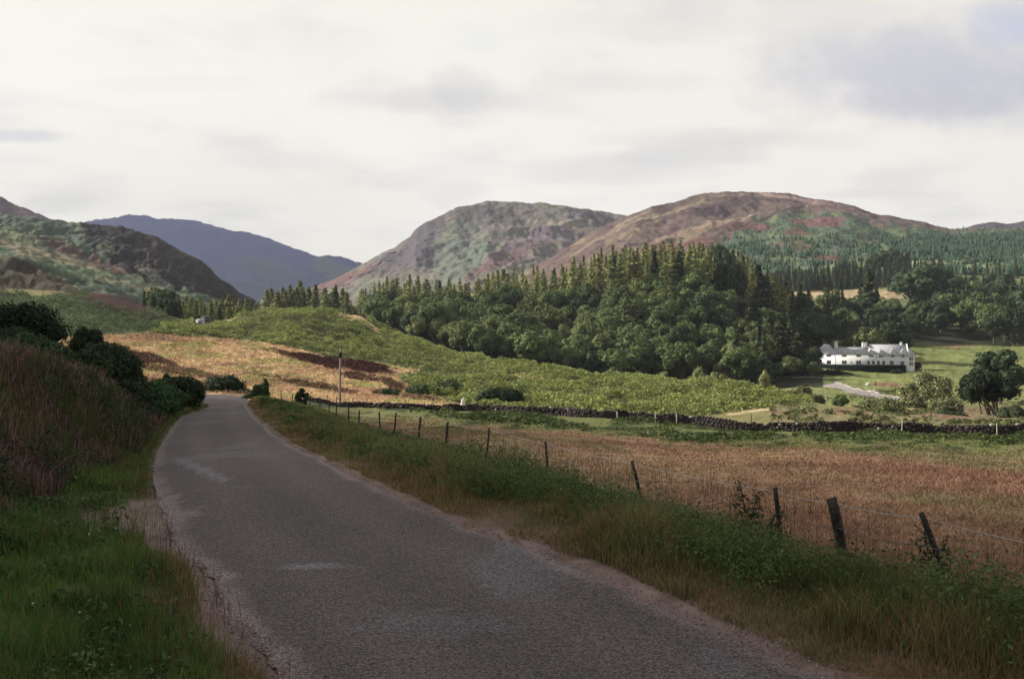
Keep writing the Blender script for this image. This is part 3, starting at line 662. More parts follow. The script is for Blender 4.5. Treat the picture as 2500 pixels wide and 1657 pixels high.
shade_cloud([(-2700, 2450), (-250, 2450), (-200, 3300), (-350, 4700), (-2700, 4800)], 3300, 130, 5, '', 200)
# ================================================================== foliage builders
def leafquads(C_, Nn, size, r, col, aspect=.6):
    """rhombic leaves: centre, normal, size -> V, F, colours"""
    n = len(C_)
    t = r.normal(0, 1, (n, 3)); t -= Nn*(t*Nn).sum(1, keepdims=True); t /= np.linalg.norm(t, axis=1, keepdims=True)+1e-9
    b = np.cross(Nn, t); s = np.asarray(size).reshape(-1, 1)*np.ones((n, 1))
    V = np.stack([C_-t*s, C_-b*s*aspect+Nn*s*.15, C_+t*s, C_+b*s*aspect+Nn*s*.15], 1).reshape(-1, 3)
    Fc = np.arange(n*4).reshape(n, 4)
    return V, Fc, np.repeat(col, 4, 0)
def unit(v): return v/(np.linalg.norm(v, axis=1, keepdims=True)+1e-9)
def colvar(n, base, r, v=.28, h=.12):
    base = np.asarray(base); k = r.uniform(1-v, 1+v, (n, 1))
    c = base[None]*k; c[:, 0] *= 1+r.uniform(-h, h*1.6, n); c[:, 2] *= 1+r.uniform(-h, h, n); return c
def tube(path, rad, sides=6):
    path = np.array(path, float); rad = np.asarray(rad, float)*np.ones(len(path)); V = []; 
    for i, p in enumerate(path):
        d = path[min(i+1, len(path)-1)]-path[max(i-1, 0)]; d /= np.linalg.norm(d)+1e-9
        a = np.cross(d, (0, 1, 0) if abs(d[1]) < .9 else (1, 0, 0)); a /= np.linalg.norm(a); b = np.cross(d, a)
        th = np.arange(sides)*2*math.pi/sides
        V.append(p+rad[i]*(np.cos(th)[:, None]*a+np.sin(th)[:, None]*b))
    V = np.concatenate(V); Fc = []
    for i in range(len(path)-1):
        for j in range(sides): Fc.append((i*sides+j, i*sides+(j+1) % sides, (i+1)*sides+(j+1) % sides, (i+1)*sides+j))
    Fc.append(None); Fc.pop()
    cap = [tuple((len(path)-1)*sides+j for j in range(sides))]
    return V, Fc, cap
class MB:
    def __init__(s): s.V = []; s.F = {}; s.n = 0; s.C = []
    def add(s, V, F_, col=None):
        V = np.asarray(V, float)
        for f in F_: s.F.setdefault(len(f), []).append(np.asarray(f)+s.n)
        s.V.append(V); s.n += len(V)
        if col is not None: s.C.append(np.tile(np.asarray(col, float), (len(V), 1)) if np.ndim(col) == 1 else col)
    def addarr(s, V, F_, col=None):
        s.F.setdefault(F_.shape[1], []).extend(list(F_+s.n)); s.V.append(V); s.n += len(V)
        if col is not None: s.C.append(np.tile(np.asarray(col, float), (len(V), 1)) if np.ndim(col) == 1 else col)
    def tube(s, path, rad, sides=6, col=None): V, F_, c = tube(path, rad, sides); s.add(V, F_+c, col)
    def box(s, c, sz, rz=0, col=None, taper=1.0):
        x, y, z = np.array(sz)/2; q = np.array([(-x, -y, -z), (x, -y, -z), (x, y, -z), (-x, y, -z), (-x*taper, -y*taper, z), (x*taper, -y*taper, z), (x*taper, y*taper, z), (-x*taper, y*taper, z)])
        ca, sa = math.cos(rz), math.sin(rz); q = np.c_[q[:, 0]*ca-q[:, 1]*sa, q[:, 0]*sa+q[:, 1]*ca, q[:, 2]]+np.array(c)
        s.add(q, [(0, 3, 2, 1), (4, 5, 6, 7), (0, 1, 5, 4), (1, 2, 6, 5), (2, 3, 7, 6), (3, 0, 4, 7)], col)
    def poly(s, pts, faces, col=None): s.add(pts, faces, col)
    def mesh(s, name, smooth=False):
        fl = [np.array(v) for v in s.F.values()]
        return mk_mesh(name, np.concatenate(s.V), fl, np.concatenate(s.C) if s.C else None, smooth)
    def build(s, name, mat, parent=None, smooth=False): return link(name, s.mesh(name, smooth), mat, parent)
def crown_mesh(name, seed, Rx, Hz, zb, nb, nl, leaf, base, core=True, br=(.30, .46), v=.3, top=.5, shaggy=0):
    """broadleaf crown of many leafy masses; base of crown at zb, height Hz"""
    r = np.random.default_rng(seed)
    u = unit(r.normal(0, 1, (nb, 3))); u[:, 2] = u[:, 2]*.9+.12; rr = r.uniform(.45, .78, (nb, 1))
    c = u*rr; prof = 1-.25*np.clip(c[:, 2], 0, 1); c[:, :2] *= prof[:, None]
    R_ = r.uniform(*br, nb)
    C3 = np.c_[c[:, 0]*Rx, c[:, 1]*Rx, zb+Hz/2+c[:, 2]*Hz/2*1.05]
    mb = MB()
    if core:
        V, f = lumps(C3, R_*Rx*(.80-shaggy*.5), ICO1, .18, seed, (1, 1, .9)); mb.addarr(V, f, np.asarray(base)*.9)
    k = r.integers(0, nb, nl); n = unit(r.normal(0, 1, (nl, 3))+u[k]*.55+np.array((0, 0, .3)))
    P_ = C3[k]+n*(R_[k, None]*Rx*r.uniform(.78-shaggy*.6, 1.12+shaggy, (nl, 1)))*np.array((1, 1, .9))
    n2 = unit(n+r.normal(0, .45, (nl, 3)))
    cb = colvar(nl, base, r, v)*(r.uniform(.8, 1.2, nb)[k])[:, None]
    V, f, cc = leafquads(P_, n2, leaf*r.uniform(.6, 1.3, nl), r, cb); mb.addarr(V, f, cc)
    return mb.mesh(name), C3
def trunk_mesh(name, seed, H_, r0, C3, zb, nlimb=6):
    r = np.random.default_rng(seed); mb = MB()
    top = np.array((r.uniform(-.3, .3), r.uniform(-.3, .3), H_*.75))
    mb.tube([(0, 0, -.6), (0, 0, zb*.5), top*np.array((.4, .4, .55)), top], [r0*1.25, r0, r0*.75, r0*.15], 7)
    for i in r.choice(len(C3), min(nlimb, len(C3)), False):
        s = np.array((0, 0, zb*r.uniform(.6, 1.1))); e = C3[i]; m = (s+e)/2+np.array((0, 0, .12*H_*r.uniform(-.3, .6)))
        mb.tube([s, m, e], [r0*.5, r0*.32, r0*.12], 5)
    return mb.mesh(name)
def conifer_mesh(name, seed, H_, Rb, zb, levels, per, leaf, base, droop=.25, loose=.25, v=.28, power=.85, core=.0):
    r = np.random.default_rng(seed); mb = MB(); P_, Nn, C_ = [], [], []
    for i in range(levels):
        t = (i+.5)/levels; z = zb+(H_-zb)*t; L_ = Rb*(1-t)**power*(1+r.uniform(-loose, loose))+.15
        for j in range(per):
            a = r.uniform(0, 6.28); Lb = L_*r.uniform(.65, 1.1); m = max(3, int(5*Lb/Rb)+3)
            s = r.uniform(.15, 1, m); zz = z-droop*Lb*s+r.normal(0, .12, m)*Lb*.5
            P_.append(np.c_[np.cos(a)*Lb*s+r.normal(0, .2*Lb, m), np.sin(a)*Lb*s+r.normal(0, .2*Lb, m), zz])
            nn = np.c_[np.cos(a)*.5*np.ones(m), np.sin(a)*.5*np.ones(m), np.ones(m)]+r.normal(0, .5, (m, 3)); Nn.append(nn); C_.append(np.tile(colvar(1, base, r, v), (m, 1)))
    P_ = np.concatenate(P_); Nn = unit(np.concatenate(Nn)); C_ = np.concatenate(C_)*r.uniform(.85, 1.15, (len(P_), 1))
    V, f, cc = leafquads(P_, Nn, leaf*r.uniform(.6, 1.3, len(P_)), r, C_, .55); mb.addarr(V, f, cc)
    if core:
        V, f, c = tube([(0, 0, zb), (0, 0, zb+(H_-zb)*.5), (0, 0, H_*.97)], [Rb*core, Rb*core*.55, .03], 7); mb.add(V, f, np.asarray(base)*.8)
    return mb.mesh(name)
GB = np.array((.115, .152, .054)); GD = np.array((.052, .076, .034)); GL = np.array((.285, .315, .125)); GS = np.array((.070, .092, .042))
protos = {}
def make_tree(kind, seed):
    """prototype: root Empty at origin with crown and trunk; real height baked in"""
    if kind == 'broadleaf_tree':
        Hh = 12; cm, C3 = crown_mesh('crown', seed, 5.2, 9.4, 2.2, 20, 1500, .50, GB); tm = trunk_mesh('trunk', seed, Hh, .28, C3, 2.6)
    elif kind == 'pale_tree':
        Hh = 10; cm, C3 = crown_mesh('crown', seed, 4.2, 7.8, 1.6, 18, 1300, .42, GL*.8); tm = trunk_mesh('trunk', seed, Hh, .2, C3, 2.0)
    elif kind == 'dark_tree':
        Hh = 13; cm, C3 = crown_mesh('crown', seed, 5.6, 10.2, 2.4, 22, 1500, .52, GD); tm = trunk_mesh('trunk', seed, Hh, .32, C3, 2.8)
    elif kind == 'larch_tree':
        Hh = 20; cm = conifer_mesh('crown', seed, 20, 4.6, 4.6, 24, 7, .58, GL*.9, .12, .45, .35, .95); mb = MB(); mb.tube([(0, 0, -.6), (.1, 0, 8), (0, .1, 19.5)], [.30, .22, .04], 6); C3 = None; tm = mb.mesh('trunk')
    elif kind == 'spruce_tree':
        Hh = 16; cm = conifer_mesh('crown', seed, 16, 3.0, 1.0, 26, 8, .62, GS, .35, .2, .3, .9, .45); mb = MB(); mb.tube([(0, 0, -.6), (0, 0, 8), (0, 0, 15.5)], [.28, .18, .03], 6); tm = mb.mesh('trunk')
    elif kind == 'young_larch':
        Hh = 11; cm = conifer_mesh('crown', seed, 11, 3.2, .6, 24, 8, .50, GL*.85, .1, .45, .35, .95); mb = MB(); mb.tube([(0, 0, -.6), (0, 0, 5), (0, 0, 10.6)], [.16, .1, .02], 6); tm = mb.mesh('trunk')
    elif kind == 'cypress_tree':
        Hh = 14; cm = conifer_mesh('crown', seed, 14, 3.6, .3, 24, 10, .62, np.array((.050, .052, .024)), .3, .25, .35, .62, .6); mb = MB(); mb.tube([(0, 0, -.6), (0, 0, 12)], [.3, .05], 6); tm = mb.mesh('trunk')
    return cm, tm, Hh
for k_, nv in (('broadleaf_tree', 6), ('pale_tree', 3), ('dark_tree', 4), ('larch_tree', 5), ('spruce_tree', 4), ('young_larch', 4), ('cypress_tree', 2)):
    protos[k_] = [make_tree(k_, 100+i*13+len(k_)) for i in range(nv)]
NAMES = {'pale_tree': 'broadleaf_tree', 'dark_tree': 'broadleaf_tree', 'young_larch': 'larch_tree'}
tr_ = np.random.default_rng(77)
def plant(kind, x, y, h, label, group=None, cat='tree', wide=1.0, dz=-.1):
    label = ' '.join(label.replace(',', '').split()[:16])
    cm, tm, Hh = protos[kind][tr_.integers(len(protos[kind]))]
    s = h/Hh; w = s*wide*tr_.uniform(.9, 1.1)
    o = empty(NAMES.get(kind, kind), (x, y, Hs(x, y)+dz), tr_.uniform(0, 6.28), (w, w, s))
    tag(o, label, cat, group); o.name = NAMES.get(kind, kind)
    for nm, me, mt in (('crown', cm, 'leaf'), ('trunk', tm, 'bark')):
        c = bpy.data.objects.new(nm, me); COL.objects.link(c); c.parent = o
        if not me.materials: me.materials.append(M[mt])
    return o
# ---- the hanging wood behind the bracken knoll
TOPL = [(640, 738), (690, 722), (740, 695), (800, 692), (850, 700), (880, 690), (960, 672), (1030, 684), (1100, 682), (1180, 672), (1240, 656), (1300, 660), (1350, 650), (1400, 630), (1450, 620), (1500, 602), (1560, 590), (1600, 580), (1650, 576), (1700, 584), (1750, 582), (1790, 592), (1830, 612), (1860, 648), (1900, 672), (1975, 700)]
def topy(px): return float(np.interp(px, [a for a, b in TOPL], [b for a, b in TOPL]))
cnt = dict(b=0, l=0)
pts_used = []
def free(x, y, r):
    for a, b in pts_used:
        if (a-x)**2+(b-y)**2 < r*r: return False
    pts_used.append((x, y)); return True
# larches along the top of the wood
for row, d in enumerate((452, 466, 481, 497)):
    px = 652+row*11
    while px < 1975:
        dd = d+tr_.uniform(-5, 5); x = wx(px, dd)
        if not (853 < px < 868) and not (px < 880 and row > 2) and free(x, dd, 3.2):
            ty = topy(px)+tr_.normal(4, 13)+(4-row)*3; h = pyz(ty, dd)-Hs(x, dd); h = float(np.clip(h, 10, 22))
            k = 'larch_tree' if px > 870 else 'young_larch'
            if 1745 < px < 1800 and row < 3 and tr_.random() < .5: k = 'dark_tree'
            elif px > 1845 and tr_.random() < .6: k = 'spruce_tree'
            elif tr_.random() < .08: k = 'spruce_tree'
            lab = {'larch_tree': 'tall pale green larch along the upper edge of the wood below the heather hill', 'dark_tree': 'tall dark spreading pine at the high end of the larch row', 'spruce_tree': 'dark pointed spruce standing among the pale larches at the top of the wood', 'young_larch': 'pale feathery larch in the separate clump on the knoll left of the gap'}[k]
            if k == 'larch_tree':
                zi = 0 if px < 1100 else 1 if px < 1300 else 2 if px < 1470 else 3 if px < 1640 else 4
                lab = ('front row ' if row < 2 else 'middle row ' if row == 2 else 'back row ')+['larch right of the gap at the far left of the wood', 'larch on the low left shoulder of the wood', 'larch where the larch row starts to climb', 'pale green larch below the pale streaks of the heather hill', 'larch at the high right end beside the dark pines'][zi]
            plant(k, x, dd, h, lab, {'young_larch': 'larches of the clump left of the gap', 'larch_tree': lab.replace(' larch', ' larches', 1), 'dark_tree': 'dark pines at the top of the wood', 'spruce_tree': 'spruces among the larches'}[k], wide={'dark_tree': .6, 'young_larch': 1.5, 'larch_tree': 1.1}.get(k, 1.1))
        px += tr_.uniform(17, 29)
# broadleaf trees on the slope
d = 322.0
while d < 452 and cnt['b'] < 225:
    wpx = 9.4/d*F; px = 900+tr_.uniform(0, wpx)
    while px < 1890 and cnt['b'] < 225:
        dd = d+tr_.uniform(-2.5, 2.5); x = wx(px, dd)
        front = np.interp(px, [900, 1000, 1100, 1200, 1400, 1890], [400, 365, 345, 335, 325, 322])
        if dd > front and free(x, dd, 6.0):
            rr = tr_.random(); k = 'broadleaf_tree'
            if px > 1790 and rr < .5: k = 'spruce_tree'
            elif rr < .10: k = 'pale_tree'
            elif rr < .22: k = 'dark_tree'
            h = tr_.uniform(10.5, 15.5)*(1.25 if k == 'spruce_tree' else 1)
            if k == 'pale_tree': h = tr_.uniform(8, 10)
            lab = {'broadleaf_tree': 'round mid green broadleaf tree in the dense wood on the slope', 'pale_tree': 'yellow green tree in the dense wood on the slope', 'dark_tree': 'round very dark green tree in the dense wood on the slope', 'spruce_tree': 'dark pointed spruce in the right hand end of the dense wood'}[k]
            if k:
                zi = 0 if px < 1080 else 1 if px < 1260 else 2 if px < 1440 else 3 if px < 1620 else 4 if px < 1760 else 5; ri = 0 if dd < front+22 else 1 if dd < 405 else 2
                lab = ['round tree at the front edge of the wood ', 'round tree midway up the wood ', 'round tree high in the wood '][ri]+['above the bare crest of the knoll', 'above the knoll slope', 'behind the bracken shoulder', 'above the small pale willows', 'below the dark pines', 'near the cypresses'][zi]
                if k != 'broadleaf_tree': lab = lab.replace('round tree', {'pale_tree': 'yellow green tree', 'dark_tree': 'very dark tree', 'spruce_tree': 'pointed spruce'}[k])
            plant(k, x, dd, h, lab, lab.replace(' tree ', ' trees ', 1).replace(' spruce ', ' spruces ', 1))
            if k in ('broadleaf_tree',): cnt['b'] += 1
        px += wpx*tr_.uniform(.85, 1.15)
    d += 8.8
# small pale willows at the foot of the wood
for i, (px, d_, h, w) in enumerate([(1182, 262, 4.2, .6), (1500, 262, 4.2, .7), (1556, 268, 3.6, .8), (1617, 262, 4.0, 1.2), (1706, 255, 6.4, .75), (1742, 252, 5.2, 1.2), (1765, 250, 4.6, .9), (1868, 240, 7.6, .75), (1400, 270, 3.6, 1.4)]):
    x = wx(px, d_); gz = Hs(x, d_); top = {1182: 862, 1500: 898, 1556: 905, 1617: 905, 1706: 893, 1742: 905, 1765: 912, 1868: 900, 1400: 898}[px]
    h = max(pyz(top, d_)-gz, 3)
    plant('pale_tree', x, d_, h, ['small pale bush poking above the bracken shoulder left of the wood', 'pale willow peeping over the bracken ridge under the middle of the wood', 'tiny pale willow right of the dark gap under the wood', 'low rounded olive willow on the bracken ridge', 'narrow pointed pale willow at the foot of the wood', 'broad rounded olive willow beside the narrow pointed one', 'small olive willow at the right of the willow group', 'tall pointed olive willow furthest right at the foot of the wood', 'low green shrub spreading along the foot of the wood'][i], 'willows at the foot of the wood', 'shrub', w*.8)
# ---- trees of the estate, one by one: kind, px, d, top py, width factor, label
EST = [('cypress_tree', 1905, 372, 770, 1.1, 'brown green cypress left of the white house'), ('cypress_tree', 1950, 365, 812, 1.35, 'broad brown green cypress leaning over the left end of the white house'), ('spruce_tree', 1880, 385, 760, 1.2, 'tall dark spruce behind the brown green cypresses'),
       ('spruce_tree', 1930, 400, 745, 1.2, 'dark spruce rising behind the left end of the white house'), ('dark_tree', 1990, 374, 846, .85, 'black green tree hiding the left corner of the white house'), ('broadleaf_tree', 1985, 352, 880, 1.0, 'bright topped round tree below the left end of the white house'),
       ('broadleaf_tree', 1935, 350, 868, 1.1, 'bright topped broadleaf tree left of the hidden house corner'), ('broadleaf_tree', 1850, 352, 862, 1.1, 'round broadleaf tree at the lower right end of the wood'), ('broadleaf_tree', 1895, 346, 885, 1.0, 'low round broadleaf tree above the start of the drive'),
       ('broadleaf_tree', 2118, 428, 795, 1.15, 'round green tree standing directly behind the white house'), ('dark_tree', 2178, 432, 785, 1.1, 'darker round tree directly behind the right half of the white house'), ('broadleaf_tree', 2095, 440, 808, 1.0, 'lighter green tree behind the chimneys of the white house'),
       ('spruce_tree', 2122, 560, 655, 1.5, 'tallest dark spruce rising behind the white house'), ('spruce_tree', 2102, 570, 690, 1.3, 'dark spruce left of the tallest spruce behind the house'), ('spruce_tree', 2140, 566, 700, 1.3, 'dark spruce right of the tallest spruce behind the house'),
       ('dark_tree', 2250, 640, 643, 1.5, 'huge dark rounded tree in front of the pale upper field'), ('dark_tree', 2236, 560, 728, 1.2, 'dark broad tree above and right of the white house'), ('dark_tree', 2262, 520, 742, 1.1, 'dark tree at the top of the lawn right of the house'),
       ('broadleaf_tree', 2180, 540, 728, 1.0, 'grey green tree on the slope behind the right half of the house'), ('broadleaf_tree', 2150, 530, 735, 1.0, 'grey green tree on the slope behind the chimneys'), ('dark_tree', 2290, 500, 760, 1.1, 'dark tree at the edge of the shaded upper lawn'),
       ('dark_tree', 2368, 500, 792, .9, 'small flat topped tree standing alone on the russet bank'), ('broadleaf_tree', 1960, 520, 712, .9, 'tree rising left of the pale straw field'), ('spruce_tree', 2056, 520, 708, 1.0, 'slim dark tree in front of the straw field'), ('broadleaf_tree', 2025, 530, 700, .9, 'pale green tree in front of the straw field'),
       ('dark_tree', 2010, 470, 770, 1.1, 'dark tree above the left wing of the white house'), ('dark_tree', 2050, 480, 780, 1.1, 'dark tree behind the low roof of the white house'), ('dark_tree', 1975, 440, 762, 1.1, 'black green tree behind the cypresses'), ('dark_tree', 1940, 480, 722, 1.2, 'dark tree at the upper right end of the wood'),
       ('dark_tree', 2442, 262, 852, 1.2, 'great round dark green tree on the far right of the lawn'),
       ('spruce_tree', 2138, 300, 925, .6, 'little dark upright conifer on the lawn below the house'), ('spruce_tree', 2186, 270, 952, .5, 'little dark conifer beside the end of the drive')]
for k, px, d_, ty, w, lab in EST:
    x = wx(px, d_); h = pyz(ty, d_)-Hs(x, d_); plant(k, x, d_, max(h, 2), lab, None, 'tree', w*({'spruce_tree': 1, 'cypress_tree': 1}.get(k, 1)))
# infill of the wooded bank behind the house
for (lo, hi, d0, d1, n_i, where) in ((1890, 2030, 430, 520, 14, 'left of the house roof'), (2030, 2130, 455, 560, 12, 'behind the low roof of the house'), (2130, 2240, 470, 560, 12, 'behind the high roof of the house'), (2230, 2330, 505, 600, 12, 'at the top edge of the lawn'), (1880, 2110, 560, 640, 9, 'below the straw field')):
    for i in range(n_i):
        px = tr_.uniform(lo, hi); dd = tr_.uniform(d0, d1); x = wx(px, dd)
        if free(x, dd, 5):
            k = str(tr_.choice(['dark_tree', 'broadleaf_tree', 'dark_tree', 'spruce_tree'])); g0 = Hs(x, dd)
            h = min(float(tr_.uniform(10, 15)), max(6.0, pyz(728 if lo < 2130 else 700, dd)-g0))
            plant(k, x, dd, h, {'dark_tree': 'very dark rounded tree on the wooded bank ', 'broadleaf_tree': 'mid green tree on the wooded bank ', 'spruce_tree': 'pointed conifer on the wooded bank '}[k]+where, {'dark_tree': 'dark trees ', 'broadleaf_tree': 'green trees ', 'spruce_tree': 'conifers '}[k]+where)
# dark mass of mixed trees right
for row, (d_, lo, hi) in enumerate(((480, 2345, 2560), (500, 2400, 2600), (525, 2330, 2600), (550, 2300, 2600), (580, 2300, 2620), (620, 2290, 2620), (660, 2310, 2640), (700, 2290, 2640), (745, 2300, 2640))):
    px = lo+tr_.uniform(0, 20)
    while px < hi:
        dd = d_+tr_.uniform(-8, 8); x = wx(px, dd); ty = np.interp(d_, [480, 745], [850, 648])
        if free(x, dd, 6):
            k = tr_.choice(['dark_tree', 'dark_tree', 'spruce_tree', 'broadleaf_tree']); g0 = Hs(x, dd); h = float(tr_.uniform(14, 20))
            if row < 2 and px > 2390 or row >= 2:
                plant(k, x, dd, h, {'dark_tree': 'very dark rounded tree in the thick wood right of the house', 'spruce_tree': 'dark pointed conifer in the thick wood right of the house', 'broadleaf_tree': 'grey green tree in the thick wood right of the house'}[k].replace('in the', ('at the front edge of the', 'in the lower part of the', 'in the upper part of the', 'at the top edge of the')[0 if row < 2 else 1 if row < 4 else 2 if row < 7 else 3]), {'dark_tree': 'dark trees', 'spruce_tree': 'conifers', 'broadleaf_tree': 'grey green trees'}[k]+' right of the house, tier %d' % (0 if row < 2 else 1 if row < 4 else 2 if row < 7 else 3), wide=1.0)
        px += tr_.uniform(22, 34)*550/d_
# straight belt of spruces above the straw field
for row, d_ in enumerate((800, 812, 824, 838, 852)):
    px = 1842+row*5
    while px < 2300:
        dd = d_+tr_.uniform(-4, 4); x = wx(px, dd)
        plant('spruce_tree', x, dd, float(tr_.uniform(13, 20)), ('front ' if row < 2 else 'inner ' if row < 4 else 'rear ')+'narrow dark spruce of the belt, '.replace(',', '')+('left of the straw field' if px < 1930 else 'above the straw field' if px < 2110 else 'right behind the tall house spruces' if px < 2200 else 'at its far right end'), 'spruces in the belt above the straw field, part %d' % (0 if px < 1930 else 1 if px < 2110 else 2 if px < 2200 else 3), wide=.9)
        px += tr_.uniform(13, 19)
# scattered dark trees at the top edge
for px, d_, h in [(2135, 900, 20), (2160, 905, 22), (2180, 900, 24), (2205, 905, 20), (2195, 895, 18), (2060, 900, 15), (2380, 900, 14), (2440, 880, 16), (2480, 870, 18), (2300, 905, 14), (2340, 905, 12), (2410, 895, 16)]:
    plant('dark_tree' if px < 2230 else 'spruce_tree', wx(px, d_), d_, h, 'dark tree of the ragged line along the upper pale field', 'trees along the upper pale field', wide=.8)
# ---- plantation at the foot of the crag
LP = []
for row, d_ in enumerate((306, 316, 327, 340)):
    px = 352+row*9
    while px < 642:
        dd = d_+tr_.uniform(-4, 4); x = wx(px, dd)
        ty = float(np.interp(px, [330, 355, 372, 420, 450, 500, 560, 600, 640], [700, 690, 700, 712, 722, 735, 728, 735, 750]))+tr_.normal(3, 6)
        k = 'dark_tree' if 372 < px < 424 and row < 3 else ('spruce_tree' if row == 0 and tr_.random() < .5 else 'young_larch')
        h = float(np.clip(pyz(ty+(10 if row == 0 else 0), dd)-Hs(x, dd), 5, 16))
        plant(k, x, dd, h, {'dark_tree': 'dark bushy pine in the plantation under the crag', 'spruce_tree': 'dark spruce at the front of the plantation under the crag', 'young_larch': 'feathery pale green larch in the plantation under the crag'}[k], {'dark_tree': 'dark pines under the crag', 'spruce_tree': 'spruces under the crag', 'young_larch': 'larches under the crag'}[k], wide=.75 if k == 'dark_tree' else 1.0)
        px += tr_.uniform(17, 26)
plant('young_larch', wx(532, 600), 600, 4, 'lone tiny pine on the crag skyline', None, 'tree')
bpy.data.objects[-1] if False else None

# ---- young conifer plantation on the heather hill (a mass nobody could count)
hv = np.empty(len(heath.data.vertices)*3, np.float32); heath.data.vertices.foreach_get('co', hv); hv = hv.reshape(-1, 3).astype(float)
hpx, hpy = pxpy(hv[:, 0], hv[:, 1], hv[:, 2])
edge = np.interp(hpx, [1300, 1650, 1760, 1850, 1920, 2050, 2150, 2300, 2700], [800, 690, 592, 535, 522, 526, 548, 562, 562])
dens = sstep(-5, 6, hpy-edge+fbm(hpx/24, hpy/10, 4, 52)*14)*np.clip(.55+fbm(hpx/30, hpy/9, 4, 99)*1.6, 0, 1)
for b in ((2000, 541, 72, 12, 4), (1850, 553, 48, 10, 4), (1945, 572, 42, 7, 2), (2020, 630, 50, 7, -3)): dens *= 1-.95*blob(hpx, hpy, *b, 7, .5)
dens = dens*np.where((hpx > 2120)&(hpy > 570), 2.2, np.where(hpy > 600, 1.2, .8))*(hpy < 690)
dens[hpx < 1640] = 0; dens[np.arange(len(dens))//len(np.arange(1100, 2802.5, 2.5)) > 256] = 0
pr = dens*hv[:, 1]; pr /= pr.sum(); r2 = np.random.default_rng(8)
ii = r2.choice(len(hv), 9000, p=pr); base_ = hv[ii]+np.c_[r2.uniform(-1.5, 1.5, (len(ii), 2)), np.zeros(len(ii))]
hh = np.where(hpy[ii] > 575, r2.uniform(4, 8, len(ii)), r2.uniform(2, 4.5, len(ii))); hh = hh*np.where((hpx[ii] > 2100) & (hpy[ii] > 585), 1.15, 1)
th = np.arange(5)*2*math.pi/5
cone = np.r_[np.c_[np.cos(th)*.28, np.sin(th)*.28, np.full(5, .02)], [[0, 0, .62]], np.c_[np.cos(th+.6)*.19, np.sin(th+.6)*.19, np.full(5, .38)], [[0, 0, 1.0]]]
cf = np.array([(j, (j+1) % 5, 5) for j in range(5)]+[(6+j, 6+(j+1) % 5, 11) for j in range(5)])
V = cone[None]*hh[:, None, None]*r2.uniform(.8, 1.2, (len(ii), 12, 1))+base_[:, None]
Fc = (cf[None]+np.arange(len(ii))[:, None, None]*12).reshape(-1, 3)
pc = colvar(len(ii), A(80, 112, 80, .38), r2, .35)
tag(link('conifer_plantation', mk_mesh('conifer_plantation', V.reshape(-1, 3), [Fc], np.repeat(pc, 12, 0)), M['hill']), 'green young conifer plantation covering the right flank of the heather hill', 'plantation', kind='stuff')

# ================================================================== ground cover
def blades(name, x, y, h, w, cb, ct, lean=.35, seed=1, z=None, label='', cat='', bend=.5):
    r = np.random.default_rng(seed); n = len(x); z = (H(x, y) if z is None else z)-.03
    a = r.uniform(0, 6.28, n); l = np.abs(r.normal(0, lean, n))*h; dx, dy = np.cos(a)*l, np.sin(a)*l
    f = r.uniform(0, math.pi, n); wxv, wyv = np.cos(f)*w/2, np.sin(f)*w/2
    p0 = np.c_[x, y, z]; sx = np.c_[wxv, wyv, np.zeros(n)]
    pm = p0+np.c_[dx*.35, dy*.35, h*.6]; pt = p0+np.c_[dx, dy, h]
    V = np.stack([p0-sx, p0+sx, pm+sx*.75, pm-sx*.75, pt], 1).reshape(-1, 3); i = np.arange(n)*5
    C_ = np.stack([cb, cb, (cb+ct)/2, (cb+ct)/2, ct], 1).reshape(-1, 3)
    o = link(name, mk_mesh(name, V, [np.c_[i, i+1, i+2, i+3], np.c_[i+3, i+2, i+4]], C_), M['blade'])
    tag(o, label, cat, kind='stuff'); return o
def left_x(y): return np.interp(y, LQ[:, 1], LQ[:, 0])
def right_x(y): return np.interp(y, RQ[:, 1], RQ[:, 0])
def fence_x(y): return np.interp(y, [-20]+[p[1] for p in FENCE], [12.2]+[p[0] for p in FENCE])
def pick(C_, k): return np.asarray(C_)[k]
gr = np.random.default_rng(21)
def dsamp(n, a, b): return np.exp(gr.uniform(math.log(a), math.log(b), n))
# left verge: short green grass
n = 130000; y = dsamp(n, 4.6, 16); x = left_x(y)-gr.uniform(0.0, 1, n)**.9*(4.2+y*.12)
s = left_x(y)-x; e = fbm(x*1.1, y*1.1, 3, 5)
bare = blob(x, y, -3.15, 7.9, .52, .24, 0, 72, 1.3)+blob(x, y, -4.9, 12.1, 1.3, 2.1, 20, 71, .5)
keep = (gr.random(n) > bare*.93) & (s > .18+e*.25); x, y, s = x[keep], y[keep], s[keep]; n = len(x)
patchy = fbm(x/.5, y/.5, 3, 15)
h = gr.uniform(.07, .19, n)*(1+.9*np.clip(patchy, -.5, .9))*(1+.35*sstep(.1, 1.2, s))
cb = colvar(n, (.078, .145, .036), gr, .35)*(1+.4*fbm(x/.9, y/1.2, 3, 18))[:, None]; dry = (gr.random(n) < .10+.75*sstep(.5, .1, s)); cb[dry] = colvar(dry.sum(), (.20, .14, .07), gr, .35)
ct = cb*np.array((1.25, 1.2, 1.1)); blades('grass', x, y, h, np.maximum(.006, y*.0009), cb, ct, .45, 2, label='short green grass of the verge in the left foreground', cat='grass')
# short verge grass continuing between road edge and bank
n = 50000; y = dsamp(n, 14, 62); x = left_x(y)-.12-gr.uniform(0, 1, n)*1.6; cb = colvar(n, (.070, .115, .030), gr, .35); k = gr.random(n) < .35; cb[k] = colvar(k.sum(), (.16, .12, .06), gr, .3)
blades('grass', x, y, gr.uniform(.06, .18, n), np.maximum(.007, y*.0011), cb, cb*1.2, .5, 12, label='short yellow green grass strip between the road and the left bank', cat='grass')
